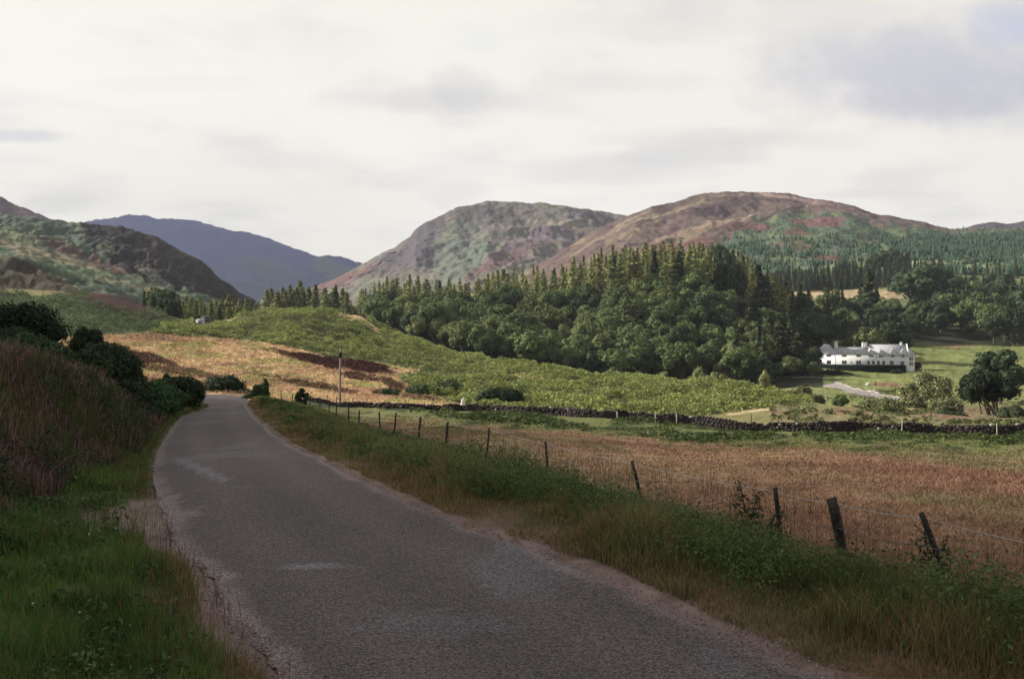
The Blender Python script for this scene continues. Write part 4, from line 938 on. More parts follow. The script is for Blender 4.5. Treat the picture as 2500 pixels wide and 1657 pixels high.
# left bank: taller grasses with purple brown seed heads
n = 150000; y = dsamp(n, 9.0, 44); x = left_x(y)-(.25+gr.uniform(0, 1, n)**1.1*8.5)
s = left_x(y)-x; st = np.interp(y, [9, 12, 16, 22, 30], [2.0, 1.4, .8, .35, .3]); keep = s > st+fbm(x, y, 3, 4)*.5; x, y, s = x[keep], y[keep], s[keep]; n = len(x)
px_, py_ = pxpy(x, y, H(x, y)); mix = fbm(x/1.6, y/2.4, 4, 33)
green = sstep(-.05, .2, mix-.02+.3*sstep(1.8, .6, s)); seed_ = (gr.random(n) < .62*(1-green*.7))
h = gr.uniform(.14, .36, n)*(1+.5*fbm(x/1.2, y/1.2, 3, 41)); cb = colvar(n, (.050, .075, .028), gr, .4)
br_ = gr.random(n) < .65*(1-green*.7); cb[br_] = colvar(br_.sum(), (.115, .070, .066), gr, .4)
ct = cb*1.25; seed_ &= gr.random(n) < .25+.75*sstep(1.2, 3.2, s); ct[seed_] = colvar(seed_.sum(), (.38, .20, .20), gr, .35); h[seed_] *= 1.3
yel = (fbm(x/1.5+5, y/2, 3, 44) > .3) & (gr.random(n) < .4); ct[yel] = colvar(yel.sum(), (.15, .12, .04), gr, .3)
blades('tall_grass', x, y, h, np.maximum(.009, y*.0011), cb, ct, .35, 5, label='tall purple brown seeding grasses covering the left roadside bank', cat='grass')
# right verge between road and fence
n = 230000; y = dsamp(n, 4.8, 72); a = right_x(y)+.08; b = fence_x(y)+np.where(y > 24, -.1, .5); t_ = gr.uniform(0, 1, n)**1.1; x = a+t_*(b-a); s = x-a
e = fbm(x/1.0, y/1.4, 3, 55)
low = sstep(1.5, .3, s+e*.8); h = gr.uniform(.15, .38, n)*(1+.6*e)*(1-.72*low)
cb = colvar(n, (.090, .132, .040), gr, .4)*(1+.45*fbm(x/1.3, y/2, 3, 58))[:, None]; h = h*np.interp(y, [18, 30], [1, .72]); dry = gr.random(n) < .10+.5*low+.3*sstep(.1, .5, fbm(x/1.4, y/2, 3, 57)); cb[dry] = colvar(dry.sum(), (.19, .135, .075), gr, .4)
ct = cb*np.array((1.5, 1.35, 1.2)); sd = gr.random(n) < .1; ct[sd] = colvar(sd.sum(), (.20, .15, .09), gr, .3); h[sd] *= 1.25
keep = (gr.random(n) > .1*low) & (s > .03+np.abs(e)*.18); x, y, h, cb, ct = x[keep], y[keep], h[keep], cb[keep], ct[keep]
blades('tall_grass', x, y, h, np.maximum(.007, y*.0010), cb, ct, .5, 6, label='rough green and rust verge grass between the road and the wire fence', cat='grass')
# leafy weeds in the verge and on the bank: clumps of small leaves
def weeds(name, cx_, cy_, hh, rr, col, leafn, lf, seed, label):
    r = np.random.default_rng(seed); n = len(cx_); k = np.repeat(np.arange(n), leafn); m = len(k)
    u = unit(r.normal(0, 1, (m, 3))); rad = r.uniform(.3, 1, (m, 1))**.5; P_ = u*rad*np.c_[rr[k], rr[k], hh[k]*.55]
    z0 = H(cx_, cy_); P_ = P_+np.c_[cx_[k], cy_[k], z0[k]+hh[k]*.45]
    V, f, cc = leafquads(P_, unit(u+r.normal(0, .6, (m, 3))+np.array((0, 0, .4))), lf[k]*r.uniform(.5, 1.3, m), r, colvar(m, col, r, .35)*r.uniform(.6, 1.45, n)[k][:, None], .45)
    o = link(name, mk_mesh(name, V, [f], cc), M['blade']); tag(o, label, 'weeds', kind='stuff'); return o
n = 2600; y = dsamp(n, 5.2, 64); a = right_x(y)+.7; b = fence_x(y)+np.where(y > 24, -.7, .1); x = a+(b-a)*gr.beta(1.6, 1.6, n); k = fbm(x/1.3, y/2.2, 3, 224)+np.where(y < 14, .12, 0) > -.06; x, y = x[k], y[k]; n = len(x)
weeds('weeds', x, y, gr.uniform(.26, .62, n)*(1+.5*fbm(x/1.6, y/2.2, 2, 3))*np.interp(y, [16, 26], [1, .6]), gr.uniform(.15, .36, n), (.088, .130, .044), 105, np.maximum(.017, y*.0015)*gr.uniform(.7, 1.4, n), 5, 'dark leafy weeds and nettles growing through the verge along the fence')
n = 420; y = dsamp(n, 9, 40); x = left_x(y)-np.interp(y, [9, 12, 16, 22, 36], [2.2, 1.5, 1.0, .7, .6])-gr.uniform(0, 1, n)**1.5*5
weeds('weeds', x, y, gr.uniform(.28, .5, n), gr.uniform(.2, .5, n), (.050, .074, .030), 80, np.maximum(.028, y*.0016), 6, 'dark leafy weeds growing on the left roadside bank')
n = 70; y = dsamp(n, 8.5, 12.5); x = left_x(y)-gr.uniform(2.0, 4.5, n)
weeds('weeds', x, y, gr.uniform(.25, .5, n), gr.uniform(.25, .5, n), (.022, .035, .015), 160, np.full(n, .035), 16, 'dark weeds at the foot of the left bank')
# the reddish field beyond the fence
n = 240000; y = dsamp(n, 4, 88); a = fence_x(y)+.3; b = np.where(gr.random(n) < .8, .56*y+1.5, .8*y+9); t_ = gr.uniform(0, 1, n); x = a+t_*(b-a); keep = x > a-.1; x, y = x[keep], y[keep]; n = len(x)
e = fbm(x/2.2, y/5, 4, 41); e2 = fbm(x/6+3, y/9, 4, 51); h = gr.uniform(.05, .14, n)*(1+.6*e)
zz_ = H(x, y); cb = ground_col(x, y, zz_, np.full(n, -9.))*gr.uniform(.7, 1.35, (n, 1))
ct = cb*1.2; rd = gr.random(n) < .45*sstep(-.2, .4, e); ct[rd] = ct[rd]*.5+.5*colvar(rd.sum(), (.30, .17, .12), gr, .3)
blades('field_grass', x, y, h, np.maximum(.007, y*.0012), cb, ct, .9, 7, label='reddish seeding grass of the rough field between fence and stone wall', cat='grass')
n = 900; y = dsamp(n, 8, 40); x = fence_x(y)+gr.uniform(.1, 1, n)*(.15*y+1.5); blades('grass_stems', x, y, gr.uniform(.35, .75, n), np.maximum(.005, y*.0006), colvar(n, (.10, .075, .04), gr), colvar(n, (.12, .075, .05), gr), .22, 8, label='single tall dry grass stems standing just beyond the wire fence', cat='grass')
n = 450; y = dsamp(n, 5.2, 11); x = left_x(y)-gr.uniform(0.0, .75, n); blades('grass_stems', x, y, gr.uniform(.12, .38, n), np.maximum(.005, y*.0007), colvar(n, (.13, .09, .05), gr), colvar(n, (.14, .08, .05), gr), .35, 9, label='thin rusty grass stems along the left edge of the road', cat='grass')
n = 240; y = dsamp(n, 5.5, 14); x = left_x(y)-gr.uniform(.5, 4.6, n)
weeds('weeds', x, y, gr.uniform(.12, .26, n), gr.uniform(.08, .2, n), (.060, .100, .036), 40, np.full(n, .028), 26, 'low leafy weeds scattered among the short grass of the left verge')
# white clover-like flowers on the left verge
n = 26; y = dsamp(n, 6.5, 14); x = left_x(y)-gr.uniform(.6, 4.2, n)
tag(link('white_flower_heads', rocks_mesh('white_flower_heads', np.c_[x, y, H(x, y)+gr.uniform(.14, .24, n)], gr.uniform(.007, .014, n), np.tile((.6, .58, .5), (n, 1)), 4, .8), M['blade']), 'tiny white flower heads dotted through the left verge', 'flowers', kind='stuff')
# moor: rough tussocks and dark heather
def region_pts(n, pxr, dr, test):
    px = gr.uniform(*pxr, n); d = gr.uniform(dr[0], dr[1], n); x = wx(px, d); z = H(x, d); qx, qy = pxpy(x, d, z); m = test(qx, qy, d, x); return x[m], d[m], z[m], qx[m], qy[m]
wln = lambda px: np.interp(px, [w[0] for w in WALL], [w[2] for w in WALL])
x, y, z, qx, qy = region_pts(160000, (150, 1260), (76, 212), lambda qx, qy, d, x: (zone(qx, qy, MOOR, 5) > 0) & ((d > wln(qx)+1) | (qx < 740)) & (x < fence_x(d)-2.5) | (zone(qx, qy, MOOR, 5) > 0) & (d > 112))
n = len(x); hw = np.zeros(n)
for (a1, a2, a3, a4, a5), s_ in HEA: hw = np.maximum(hw, blob(qx, qy, a1, a2, a3, a4, a5, int(a1), 1.1)*s_)
ishe = gr.random(n) < hw; cb = ground_col(x, y, z, np.full(n, -9.))*gr.uniform(.7, 1.35, (n, 1))
blades('moor_grass', x, y, gr.uniform(.08, .24, n)*(1+ishe*.8), y*.0022, cb, cb*1.1, .6, 10, z=z, label='tawny moor grass and dark heather tufts on the slope between road and knoll', cat='grass')
# bracken: fronds in rounded clumps
def bracken(name, n, pxr, dr, test, col, seed, label, lf=.24, hh=1.0):
    r = np.random.default_rng(seed); x, y, z, qx, qy = region_pts(n, pxr, dr, test); n = len(x)
    lump = 1.1*fbm(x/2.3, y/3.2, 3, seed)+.8*fbm(x/7, y/8, 3, seed+3); z = z+np.clip(.4+lump*1.3, .05, 1.3)*hh*r.uniform(.5, 1.05, n)
    keep = r.random(n) < np.clip(.75+lump*2.0, .06, 1); x, y, z = x[keep], y[keep], z[keep]; n = len(x)
    nn = unit(np.c_[r.normal(0, .55, n), r.normal(-.15, .55, n), np.ones(n)*.8])
    c = colvar(n, col, r, .3); k = fbm(x/9, y/12, 3, seed+9)[keep.sum()*0:]; c = c*(1+.35*k[:, None]); 
    V, f, cc = leafquads(np.c_[x, y, z], nn, lf*r.uniform(.5, 1.3, n), r, c, .5)
    o = link(name, mk_mesh(name, V, [f], cc), M['blade']); tag(o, label, 'bracken', kind='stuff')
bracken('bracken', 420000, (350, 2000), (112, 275), lambda qx, qy, d, x: (zone(qx, qy, BRK, 6) > 0) & (d > wln(qx)+3) & (blob(qx, qy, 858, 772, 42, 9, 18, 3, 1.6)+blob(qx, qy, 905, 795, 30, 6, 35, 4, 1.6) < .5) & ~((qx > 472) & (qx < 524) & (qy < 797)), (.215, .250, .078), 201, 'bright green bracken blanketing the rounded knoll and the slope behind the wall')
bracken('bracken', 110000, (-150, 470), (125, 290), lambda qx, qy, d, x: (zone(qx, qy, BRK2, 7) > 0), (.090, .120, .055), 211, 'dark green bracken on the hummocks below the brown heather at left')
bracken('rushes', 70000, (1000, 2600), (62, 108), lambda qx, qy, d, x: (d < wln(qx)-1) & (fbm(qx/130, qy/10, 5, 77, .6) > -.02) & (qy-np.interp(qx, [w[0] for w in WALL], [w[1] for w in WALL]) < 14+(qx-1000)*.035), (.055, .075, .025), 221, 'dark green rushes and rough grass along the near side of the stone wall', .17, .4)
bracken('valley_scrub', 30000, (1880, 2600), (100, 330), lambda qx, qy, d, x: (fbm(qx/60, qy/8, 4, 133) > .12) & (d > wln(qx)+3) & (qy > 950), (.10, .11, .045), 231, 'rough green scrub and grass tufts in the valley bottom beyond the wall', .4, .5)

# ================================================================== roadside bushes, one by one
def bush(name, px, d, w, top, label, col, nl=5000, leaf=.06, nb=26, cat='bush', zb=.05, flowers=0, seed=1, stems=True, x=None, br=(.26, .42)):
    x = wx(px, d); g0 = Hs(x, d); h = pyz(top, d)-g0; o = empty(name, (x, d, g0)); tag(o, label, cat)
    Rr = w/2/F*d*1.05; cm, C3 = crown_mesh('crown', seed, Rr, h*(1-zb)*1.02, h*zb-.25, int(nb*1.6), int(nl*1.8), leaf, np.array(col)*2.1, br=(br[0]*.75, br[1]*.85), shaggy=.35)
    link('foliage', cm, M['leaf'], o)
    mb = MB(); r = np.random.default_rng(seed)
    for i in range(6):
        e = C3[r.integers(len(C3))]; mb.tube([(r.uniform(-.15, .15)*Rr, r.uniform(-.15, .15)*Rr, -.15), e*np.array((.5, .5, .5)), e], [.05*h/2, .035*h/2, .015], 5)
    mb.build('stems', M['bark'], o)
    if flowers:
        P_ = C3[r.integers(len(C3), size=flowers)]+unit(r.normal(0, 1, (flowers, 3)))*Rr*.42; link('blossom', rocks_mesh('blossom', P_, r.uniform(.03, .06, flowers), np.tile((.5, .47, .38), (flowers, 1)), seed), M['blade'], o)
    return o
bush('shrub', 62, 48, 185, 722, 'large black green bush at the left edge below the hummocks', (.014, .022, .011), 9000, .09, 40, seed=301)
bush('shrub', 212, 44, 105, 782, 'small conical dark bush right of the large black green one', (.017, .026, .013), 6000, .075, 26, seed=302)
bush('shrub', 75, 31, 190, 816, 'low broad dark green thicket on top of the left bank', (.026, .044, .018), 9000, .06, 36, seed=303)
bush('shrub', 205, 29, 130, 850, 'dark green thicket between the bank grass and the blossoming bush', (.026, .042, .018), 6000, .055, 30, seed=304)
bush('hawthorn', 255, 33, 170, 832, 'dark hawthorn bush dotted with pale blossom on the left bank', (.022, .034, .016), 9000, .055, 40, flowers=34, seed=305)
bush('shrub', 322, 31, 90, 915, 'dark bush at the right foot of the hawthorn', (.017, .026, .013), 5000, .055, 26, seed=306)
bush('shrub', 385, 38, 125, 918, 'mid green rounded bush beside the road on the left', (.032, .056, .022), 8000, .06, 34, seed=307)
bush('shrub', 350, 30, 80, 968, 'low black green bush overhanging the left verge', (.015, .024, .012), 4000, .05, 22, seed=308)
bush('shrub', 441, 47, 105, 905, 'dark bush nearest the bend on the left of the road', (.018, .028, .014), 7000, .075, 30, seed=309)
bush('shrub', 150, 30, 120, 838, 'dark green scrub above the pink grasses between the broad thicket and the hawthorn', (.024, .038, .017), 7000, .055, 30, seed=351)
bush('shrub', 300, 36, 110, 872, 'dark scrub joining the hawthorn to the bushes by the bend', (.020, .032, .015), 7000, .06, 30, seed=352)
bush('shrub', 30, 40, 150, 790, 'dense dark scrub under the large black green bush', (.018, .028, .013), 7000, .07, 30, seed=353)
bush('shrub', 415, 42, 80, 935, 'leafy scrub between the two bushes nearest the bend', (.026, .042, .018), 6000, .06, 26, seed=354)
bush('shrub', 575, 86, 60, 945, 'dark scrub linking the bushes beyond the bend', (.016, .024, .012), 3000, .1, 20, seed=355)
bush('shrub', 408, 49, 30, 893, 'slender upright shoot above the dark bush near the bend', (.022, .034, .016), 1500, .06, 12, seed=310)
bush('shrub', 545, 84, 95, 922, 'black green bush beyond the bend in the road', (.015, .022, .012), 6000, .11, 26, seed=311)
bush('shrub', 603, 80, 60, 950, 'low dark bush right of the black green bush beyond the bend', (.016, .024, .012), 3000, .10, 20, seed=312)
bush('shrub', 634, 74, 46, 935, 'dark bush at the far end of the wire fence', (.020, .032, .014), 3500, .09, 20, seed=313)
bush('shrub', 648, 75, 20, 913, 'thin leafy sprig rising behind the far end of the fence', (.045, .055, .022), 500, .09, 8, seed=314)
bush('shrub', 738, 72, 34, 938, 'windswept dark shrub standing in the line of the fence', (.020, .030, .014), 1600, .09, 12, seed=315)
bush('shrub', 600, 70, 30, 958, 'bushy clump at the outside of the road bend', (.026, .044, .017), 2000, .08, 12, seed=316)
# bushes of the valley
bush('shrub', 1218, 124, 120, 958, 'black green gorse bush just behind the stone wall', (.015, .024, .012), 5000, .16, 26, seed=320)
for q_, (bx, bd, bw, bt, bl) in enumerate([(1030, 140, 80, 947, 'added low scrub standing in for the shaded left edge of the bracken terrace'), (1095, 146, 90, 938, 'added low scrub standing in for the shaded middle edge of the bracken terrace'), (950, 135, 40, 950, 'small dark scrub on the tawny grass right of the pole')]):  # terrace scrub is added in place of the shaded bank edges there
    bush('shrub', bx, bd, bw, bt, bl, (.030, .046, .020), 2200, .2, 24, seed=360+q_)
bush('shrub', 1955, 200, 64, 942, 'grey green bush on the bright grass left of the drive', (.06, .065, .03), 2500, .24, 22, seed=321)
bush('shrub', 1995, 190, 46, 962, 'small ragged bush right of the grey green one', (.05, .055, .028), 1500, .22, 16, seed=322)
bush('shrub', 2052, 180, 36, 958, 'small upright tree like bush before the drive', (.065, .085, .03), 1800, .22, 16, seed=323)
bush('shrub', 2160, 150, 105, 984, 'low spreading olive green bushes below the drive', (.055, .065, .028), 3500, .2, 30, seed=324)
bush('shrub', 2322, 148, 66, 1012, 'low black green bush on the russet bank', (.018, .030, .014), 3500, .18, 24, seed=325)
bush('shrub', 2470, 150, 66, 992, 'brown green thorn bush at the far right edge above the wall', (.035, .042, .022), 3500, .18, 24, seed=326)
bush('willow', 2268, 210, 135, 915, 'broad pale green willow in the valley in front of the lawn', (.105, .12, .055), 6000, .32, 40, 'tree', seed=327, br=(.18, .32))
bush('willow', 2235, 185, 70, 965, 'small pale willow at the left foot of the broad willow', (.10, .115, .055), 2500, .26, 20, 'tree', seed=328)
bush('willow', 2310, 175, 80, 978, 'olive willow bush at the right foot of the broad willow', (.075, .08, .038), 2500, .24, 20, 'tree', seed=329)
bush('shrub', 2235, 392, 30, 885, 'dark reddish shrub at the right end of the white house', (.035, .02, .018), 700, .3, 10, seed=330)
# the forked tree at the right, trunks showing
px, d_ = 2412, 158; x = wx(px, d_); g0 = Hs(x, d_); o = empty('forked_tree', (x, d_, g0)); tag(o, 'dark spreading tree with several bare forked stems beyond the wall', 'tree')
h = pyz(922, d_)-g0; cm, C3 = crown_mesh('crown', 333, 4.7, h*.70, h*.32, 26, 3600, .30, (.024, .038, .018), br=(.24, .36)); link('crown', cm, M['leaf'], o)
mb = MB(); r = np.random.default_rng(4)
for i in range(13):
    e = C3[i]; b0 = np.array((r.uniform(-1.6, 1.6), r.uniform(-.4, .4), -.2)); mb.tube([b0, b0*.9+(e-b0)*np.array((.25, .25, .4)), e], [.16, .11, .05], 6)
mb.build('trunk', surf_mat('pale_bark', base=(.13, .11, .085), var=.3, scale=2), o)

# thistles and spires in the verge
def thistle(px, d, top, lean, label, seed, spread=.5):
    r = np.random.default_rng(seed); x = wx(px, d); g0 = Hs(x, d); h = pyz(top, d)-g0; o = empty('thistle', (x, d, g0)); tag(o, label, 'thistle')
    mb = MB(); ms = MB(); heads = []
    nS = 3 if spread > .3 else 2
    for s_ in range(nS):
        b = np.array((r.uniform(-.06, .06), r.uniform(-.06, .06), -.05)); hs = h*(1-.16*s_); tip = np.array((lean+(s_-.6)*spread*.5, r.uniform(-.1, .1), hs))
        ms.tube([b, b+(tip-b)*np.array((.3, .3, .5)), tip], [.012, .009, .005], 5); heads.append(tip)
        for k in range(12):
            t = r.uniform(.45, .98); p = b+(tip-b)*np.array((.3+.7*t, .3+.7*t, t)); a = r.uniform(0, 6.28); l = (1-t)*.32+.05; q = p+np.array((math.cos(a)*l, math.sin(a)*l, l*.9))
            ms.tube([p, q], [.005, .003], 4); heads.append(q)
        m = 230; t = r.uniform(.02, .95, m); a = r.uniform(0, 6.28, m); l = (.05+.22*(1-t))*r.uniform(.3, 1, m)
        P_ = b+(tip-b)*np.c_[.3+.7*t, .3+.7*t, t]*1.0; P_ = P_+np.c_[np.cos(a)*l, np.sin(a)*l, r.normal(0, .03, m)]
        V, f, cc = leafquads(P_, unit(np.c_[np.cos(a)*.4, np.sin(a)*.4, np.ones(m)]+r.normal(0, .5, (m, 3))), .03+.03*(1-t), r, colvar(m, (.036, .058, .026), r), .32); mb.addarr(V, f, cc)
    ms.build('stem', surf_mat('thistle_stem', base=(.04, .055, .03), var=.2), o); mb.build('leaves', M['blade'], o)
    link('flower_heads', rocks_mesh('flower_heads', np.array(heads), np.full(len(heads), .018), np.tile((.06, .05, .045), (len(heads), 1)), seed), M['blade'], o)['kind'] = 'stuff'
thistle(1828, 12.6, 1170, .02, 'tall branching thistle left of the thin dark post in front of the thick post', 41, .55)
thistle(2272, 9.9, 1275, .05, 'dark thistle wrapped around the leaning post at the right', 42, .3)
thistle(1262, 21.5, 1112, .0, 'bushy thistle between the upright posts in the middle of the fence', 43, .4)
thistle(1130, 26, 1088, .0, 'smaller thistle in the verge left of the bushy one', 44, .4)

# ================================================================== wire fence
TOPS = [(7.4, .45), (9.8, .34), (11.3, .22), (12.5, .14), (17.1, -.16), (22, -.40), (27, -.63), (32.4, -1.0), (37.3, -1.28), (43.3, -1.67), (48.7, -2.1), (53.5, -2.45), (58.5, -2.65), (63, -2.75), (67, -3.0), (71, -3.15), (75, -3.25), (79, -3.3), (83, -3.35), (87, -3.4)]
FX = {7.4: 4.7, 11.3: 3.63, 67: -12.3, 71: -13.7, 75: -15.2, 79: -16.7, 83: -18.3, 87: -20.2}
fo = empty('wire_fence', (4.7, 7.4, Hs(4.7, 7.4))); tag(fo, 'old post and wire fence leaning along the right side of the road', 'fence')
LEAN = {17.1: .25, 12.5: .10, 11.3: .19, 9.8: .36, 22: .07, 27: -.09, 32.4: -.08, 37.3: -.09, 43.3: -.10}
base0 = np.array(fo.location[:]); heads = []
for i, (y, zt) in enumerate(TOPS):
    x = FX.get(y, float(fence_x(np.array(y)))); 
    if y > 63: zt = Hs(x, y)+1.0
    th_ = .062 if y == 11.3 else .029 if y < 30 else .042; le = LEAN.get(y, random.uniform(-.06, .06)); gz = min(Hs(x, y)-.3, zt-1.3)
    r = np.random.default_rng(i); mb = MB(); hgt = zt-gz
    path = [np.array((x+le*(1-t)*1.15*hgt/1.1+r.normal(0, .004), y, gz+hgt*t)) for t in np.linspace(0, 1, 7)]
    V, f, c = tube(path, np.array([1.05, 1.03, 1, 1.02, .98, 1, .95])*th_, 7); V = V+r.normal(0, th_*.06, V.shape); mb.add(V-base0, f+c)
    p = mb.build('post', M['wood'], fo, False)
    if y == 11.3: tag(p, 'thick strainer post twice as stout as the others')
    heads.append(np.array((x, y, zt)))
for j, off in enumerate((.05, .32, .55, .78)):
    mb = MB(); path = [np.array((6.2, 2.6, .62-off))]
    for a, b in zip(heads[:-1], heads[1:]):
        for t in (0, .25, .5, .75): q = a*(1-t)+b*t; path.append(q+np.array((.03, 0, -off-.06*t*(1-t)*4*(.5 if j == 0 else .8))))
    path.append(heads[-1]+np.array((0, 0, -off)))
    mb.tube(np.array(path)-base0, (.0050 if j else .0046), 4); mb.build('wire', M['wiretop'] if j == 0 else M['wire'], fo)

# ================================================================== dry stone wall
wl = np.array([(wx(a, c), c) for a, b, c in WALL]); ss = np.r_[0, np.cumsum(np.hypot(*np.diff(wl, axis=0).T))]
mb = MB(); r = np.random.default_rng(3); s_ = 0; tot = ss[-1]
wob = lambda t: (np.interp(t, ss, wl[:, 0])+.3*math.sin(t*.23), np.interp(t, ss, wl[:, 1])+.45*math.sin(t*.31)+.3*math.sin(t*.83))
st_pts, st_sz, st_col = [], [], []
for course in range(7):
    t = r.uniform(0, .3)
    while t < tot:
        w = r.uniform(.14, .42); x, y = wob(t+w/2); hmax = (.40+.5*min(1, t/60))*(1+.4*float(fbm(np.array([t/2.5]), np.array([3.]), 3, 4)[0])); zc_ = course*.14
        if zc_ < hmax :
            x2, y2 = wob(t+w/2+.2); ang = math.atan2(y2-y, x2-x)
            shade = r.uniform(.75, 1.2); c = np.array((.045, .036, .033))*shade if r.random() < .975 else np.array((.30, .28, .25))*shade
            mb.box((x, y+r.normal(0, .03), Hs(x, y)+zc_+.07), (w*1.02, .55-.04*course+r.uniform(-.06, .06), .17*r.uniform(.7, 1.25)), ang+r.normal(0, .05), c, .86)
        t += w*.98
o = mb.build('stone_wall', M['stone']); tag(o, 'long dark dry stone wall crossing the far side of the rough field', 'wall')
# fence behind the wall: pale posts and dark posts
fo2 = empty('post_fence', (wx(1373, 108), 108, Hs(wx(1373, 108), 108))); tag(fo2, 'line of slender pale and dark posts just behind the stone wall', 'fence'); b0 = np.array(fo2.location[:])
for px, ty, pale in [(740, 962, 0), (760, 964, 0), (799, 964, 0), (822, 967, 0), (862, 968, 0), (896, 972, 0), (940, 976, 0), (990, 976, 0), (1037, 980, 0), (1090, 984, 0), (1373, 995, 1), (1447, 998, 1), (1507, 1003, 1), (1546, 1003, 1), (1600, 1003, 1), (1626, 1006, 1), (1652, 1008, 1), (1712, 1006, 0), (1834, 1010, 0), (1900, 1014, 0), (2202, 1027, 1), (2434, 1032, 1)]:
    y = float(wln(px))+(1.8 if px < 1300 else -1.2 if px in (1507, 1600, 1652, 2202, 2434) else 1.4); x = wx(px, y); zt = pyz(ty, y); gz = min(Hs(x, y)-.2, zt-.9); mb = MB(); mb.tube(np.array([(x+.03, y, gz), (x, y, (gz+zt)/2), (x+random.uniform(-.05, .05), y, zt)])-b0, [.045, .042, .036], 6); mb.build('post', M['palewood'] if pale else M['wood'], fo2)
# pale marker stone behind the wall
x, y = wx(1130, 114), 114.0; zb_, zt = Hs(x, y), pyz(975, 114); r = np.random.default_rng(2)
mb = MB(); hh_ = zt-zb_+.3; V, f, c = tube([(-.05, 0, -.3), (0, 0, hh_*.3), (.06, 0, hh_*.7), (.16, 0, hh_)], [.30, .27, .17, .05], 7); V += r.normal(0, .02, V.shape); mb.add(V, f+c)
o = mb.build('marker_stone', surf_mat('pale_stone', base=(.62, .58, .55), var=.15, scale=2, bump=.4)); o.location = (x, y, zb_); tag(o, 'white pointed standing stone at the edge of the bracken behind the wall', 'stone')
# small boulders in the field behind the verge
for i, (px, d_, s_, lab) in enumerate([(1652, 15.5, .16, 'small brown boulder half hidden in the grass beyond the fence'), (1668, 15.0, .13, 'pale rounded boulder beside the brown one beyond the fence'), (2120, 305, .8, 'pale boulder on the lawn beside the little dark conifer')]):
    x = wx(px, d_); V, f = lumps(np.array([[0, 0, s_*.3]]), [s_], ICO2, .10, 50+i, (1.2, .9, .7)); o = link('boulder', mk_mesh('boulder', V, [f], None, True), surf_mat('boulder_stone', base=((.16, .13, .11), (.30, .27, .23), (.5, .48, .42))[i], var=.3, scale=6, bump=.4)); o.location = (x, d_, Hs(x, d_)+(.12 if i < 2 else 0)); tag(o, lab, 'boulder')

# telegraph pole
x, y = wx(830, 112), 112.0; g0 = Hs(x, y); h = pyz(848, y)-g0; o = empty('telegraph_pole', (x, y, g0)); tag(o, 'weathered grey wooden pole with a dark fitting near the top on the moor', 'pole')
mb = MB(); mb.tube([(0, 0, -.4), (.02, 0, h*.5), (.06, 0, h)], [.13, .115, .09], 10); mb.build('shaft', M['polewood'], o)
mb = MB(); mb.tube([(.06, 0, h-1.15), (.06, 0, h-.45)], [.17, .14], 10); mb.box((.06, -.12, h-.8), (.34, .16, .5)); mb.build('fitting', M['wood'], o)
mb = MB(); mb.tube([(.02, 0, h-.12), (.10, 0, h-.12), (.10, 0, h+.08)], [.03, .03, .05], 6); mb.build('insulator', M['wood'], o)

# ================================================================== white house
yaw = R(11); ux = np.array((-math.cos(yaw), math.sin(yaw))); vx_ = np.array((math.sin(yaw), math.cos(yaw)))     # u: along the front to the left, v: away from the viewer
HC = np.array((wx(2218, 388), 388.0)); HZ = pyz(898, 388)
ho = empty('white_house', (HC[0], HC[1], HZ)); tag(ho, 'long white country house with grey slate roofs and a row of dormers on the lawn', 'house')
def hp(u, v, z): return (ux[0]*u+vx_[0]*v, ux[1]*u+vx_[1]*v, z)
def quadbox(mb, u0, u1, v0, v1, z0, z1):
    p = [hp(u0, v0, z0), hp(u1, v0, z0), hp(u1, v1, z0), hp(u0, v1, z0), hp(u0, v0, z1), hp(u1, v0, z1), hp(u1, v1, z1), hp(u0, v1, z1)]
    mb.add(p, [(0, 1, 2, 3), (7, 6, 5, 4), (0, 4, 5, 1), (1, 5, 6, 2), (2, 6, 7, 3), (3, 7, 4, 0)])
EV = 5.0
mb = MB(); quadbox(mb, 0, 34, 0, 8.0, -2.5, EV); mb.build('wall', M['render'], ho)
mb = MB(); quadbox(mb, -.06, 0, -.25, 8.2, -2.5, EV+.2) if False else None
# half-octagon end bay
def oct_pts(rad, z, u0=0.0, vc=3.6):
    a = np.linspace(-math.pi/2, math.pi/2, 5); return [hp(u0-math.cos(t)*rad*.92, vc+math.sin(t)*rad, z) for t in a]
mb = MB(); b_ = oct_pts(3.4, -2.5); t_ = oct_pts(3.4, 4.9); n_o = 5
mb.add(b_+t_, [(i, i+1, i+6, i+5) for i in range(4)]+[(5, 6, 7, 8, 9)]); mb.build('bay_wall', M['render'], ho)
mb = MB(); e = oct_pts(3.75, 4.85); e2 = oct_pts(3.75, 5.0); apex = [hp(.6, 3.8, 8.9)]
mb.add(e+e2+apex, [(i, i+1, i+6, i+5) for i in range(4)]+[(5+i, 6+i, 10) for i in range(4)]+[(4, 3, 2, 1, 0)]); mb.build('bay_roof', M['slate'], ho)
mb = MB(); c1 = oct_pts(3.47, 2.35); c2 = oct_pts(3.47, 2.55); mb.add(c1+c2, [(i, i+1, i+6, i+5) for i in range(4)]+[(5, 6, 7, 8, 9), (4, 3, 2, 1, 0)]); mb.build('string_course', M['frame'], ho)
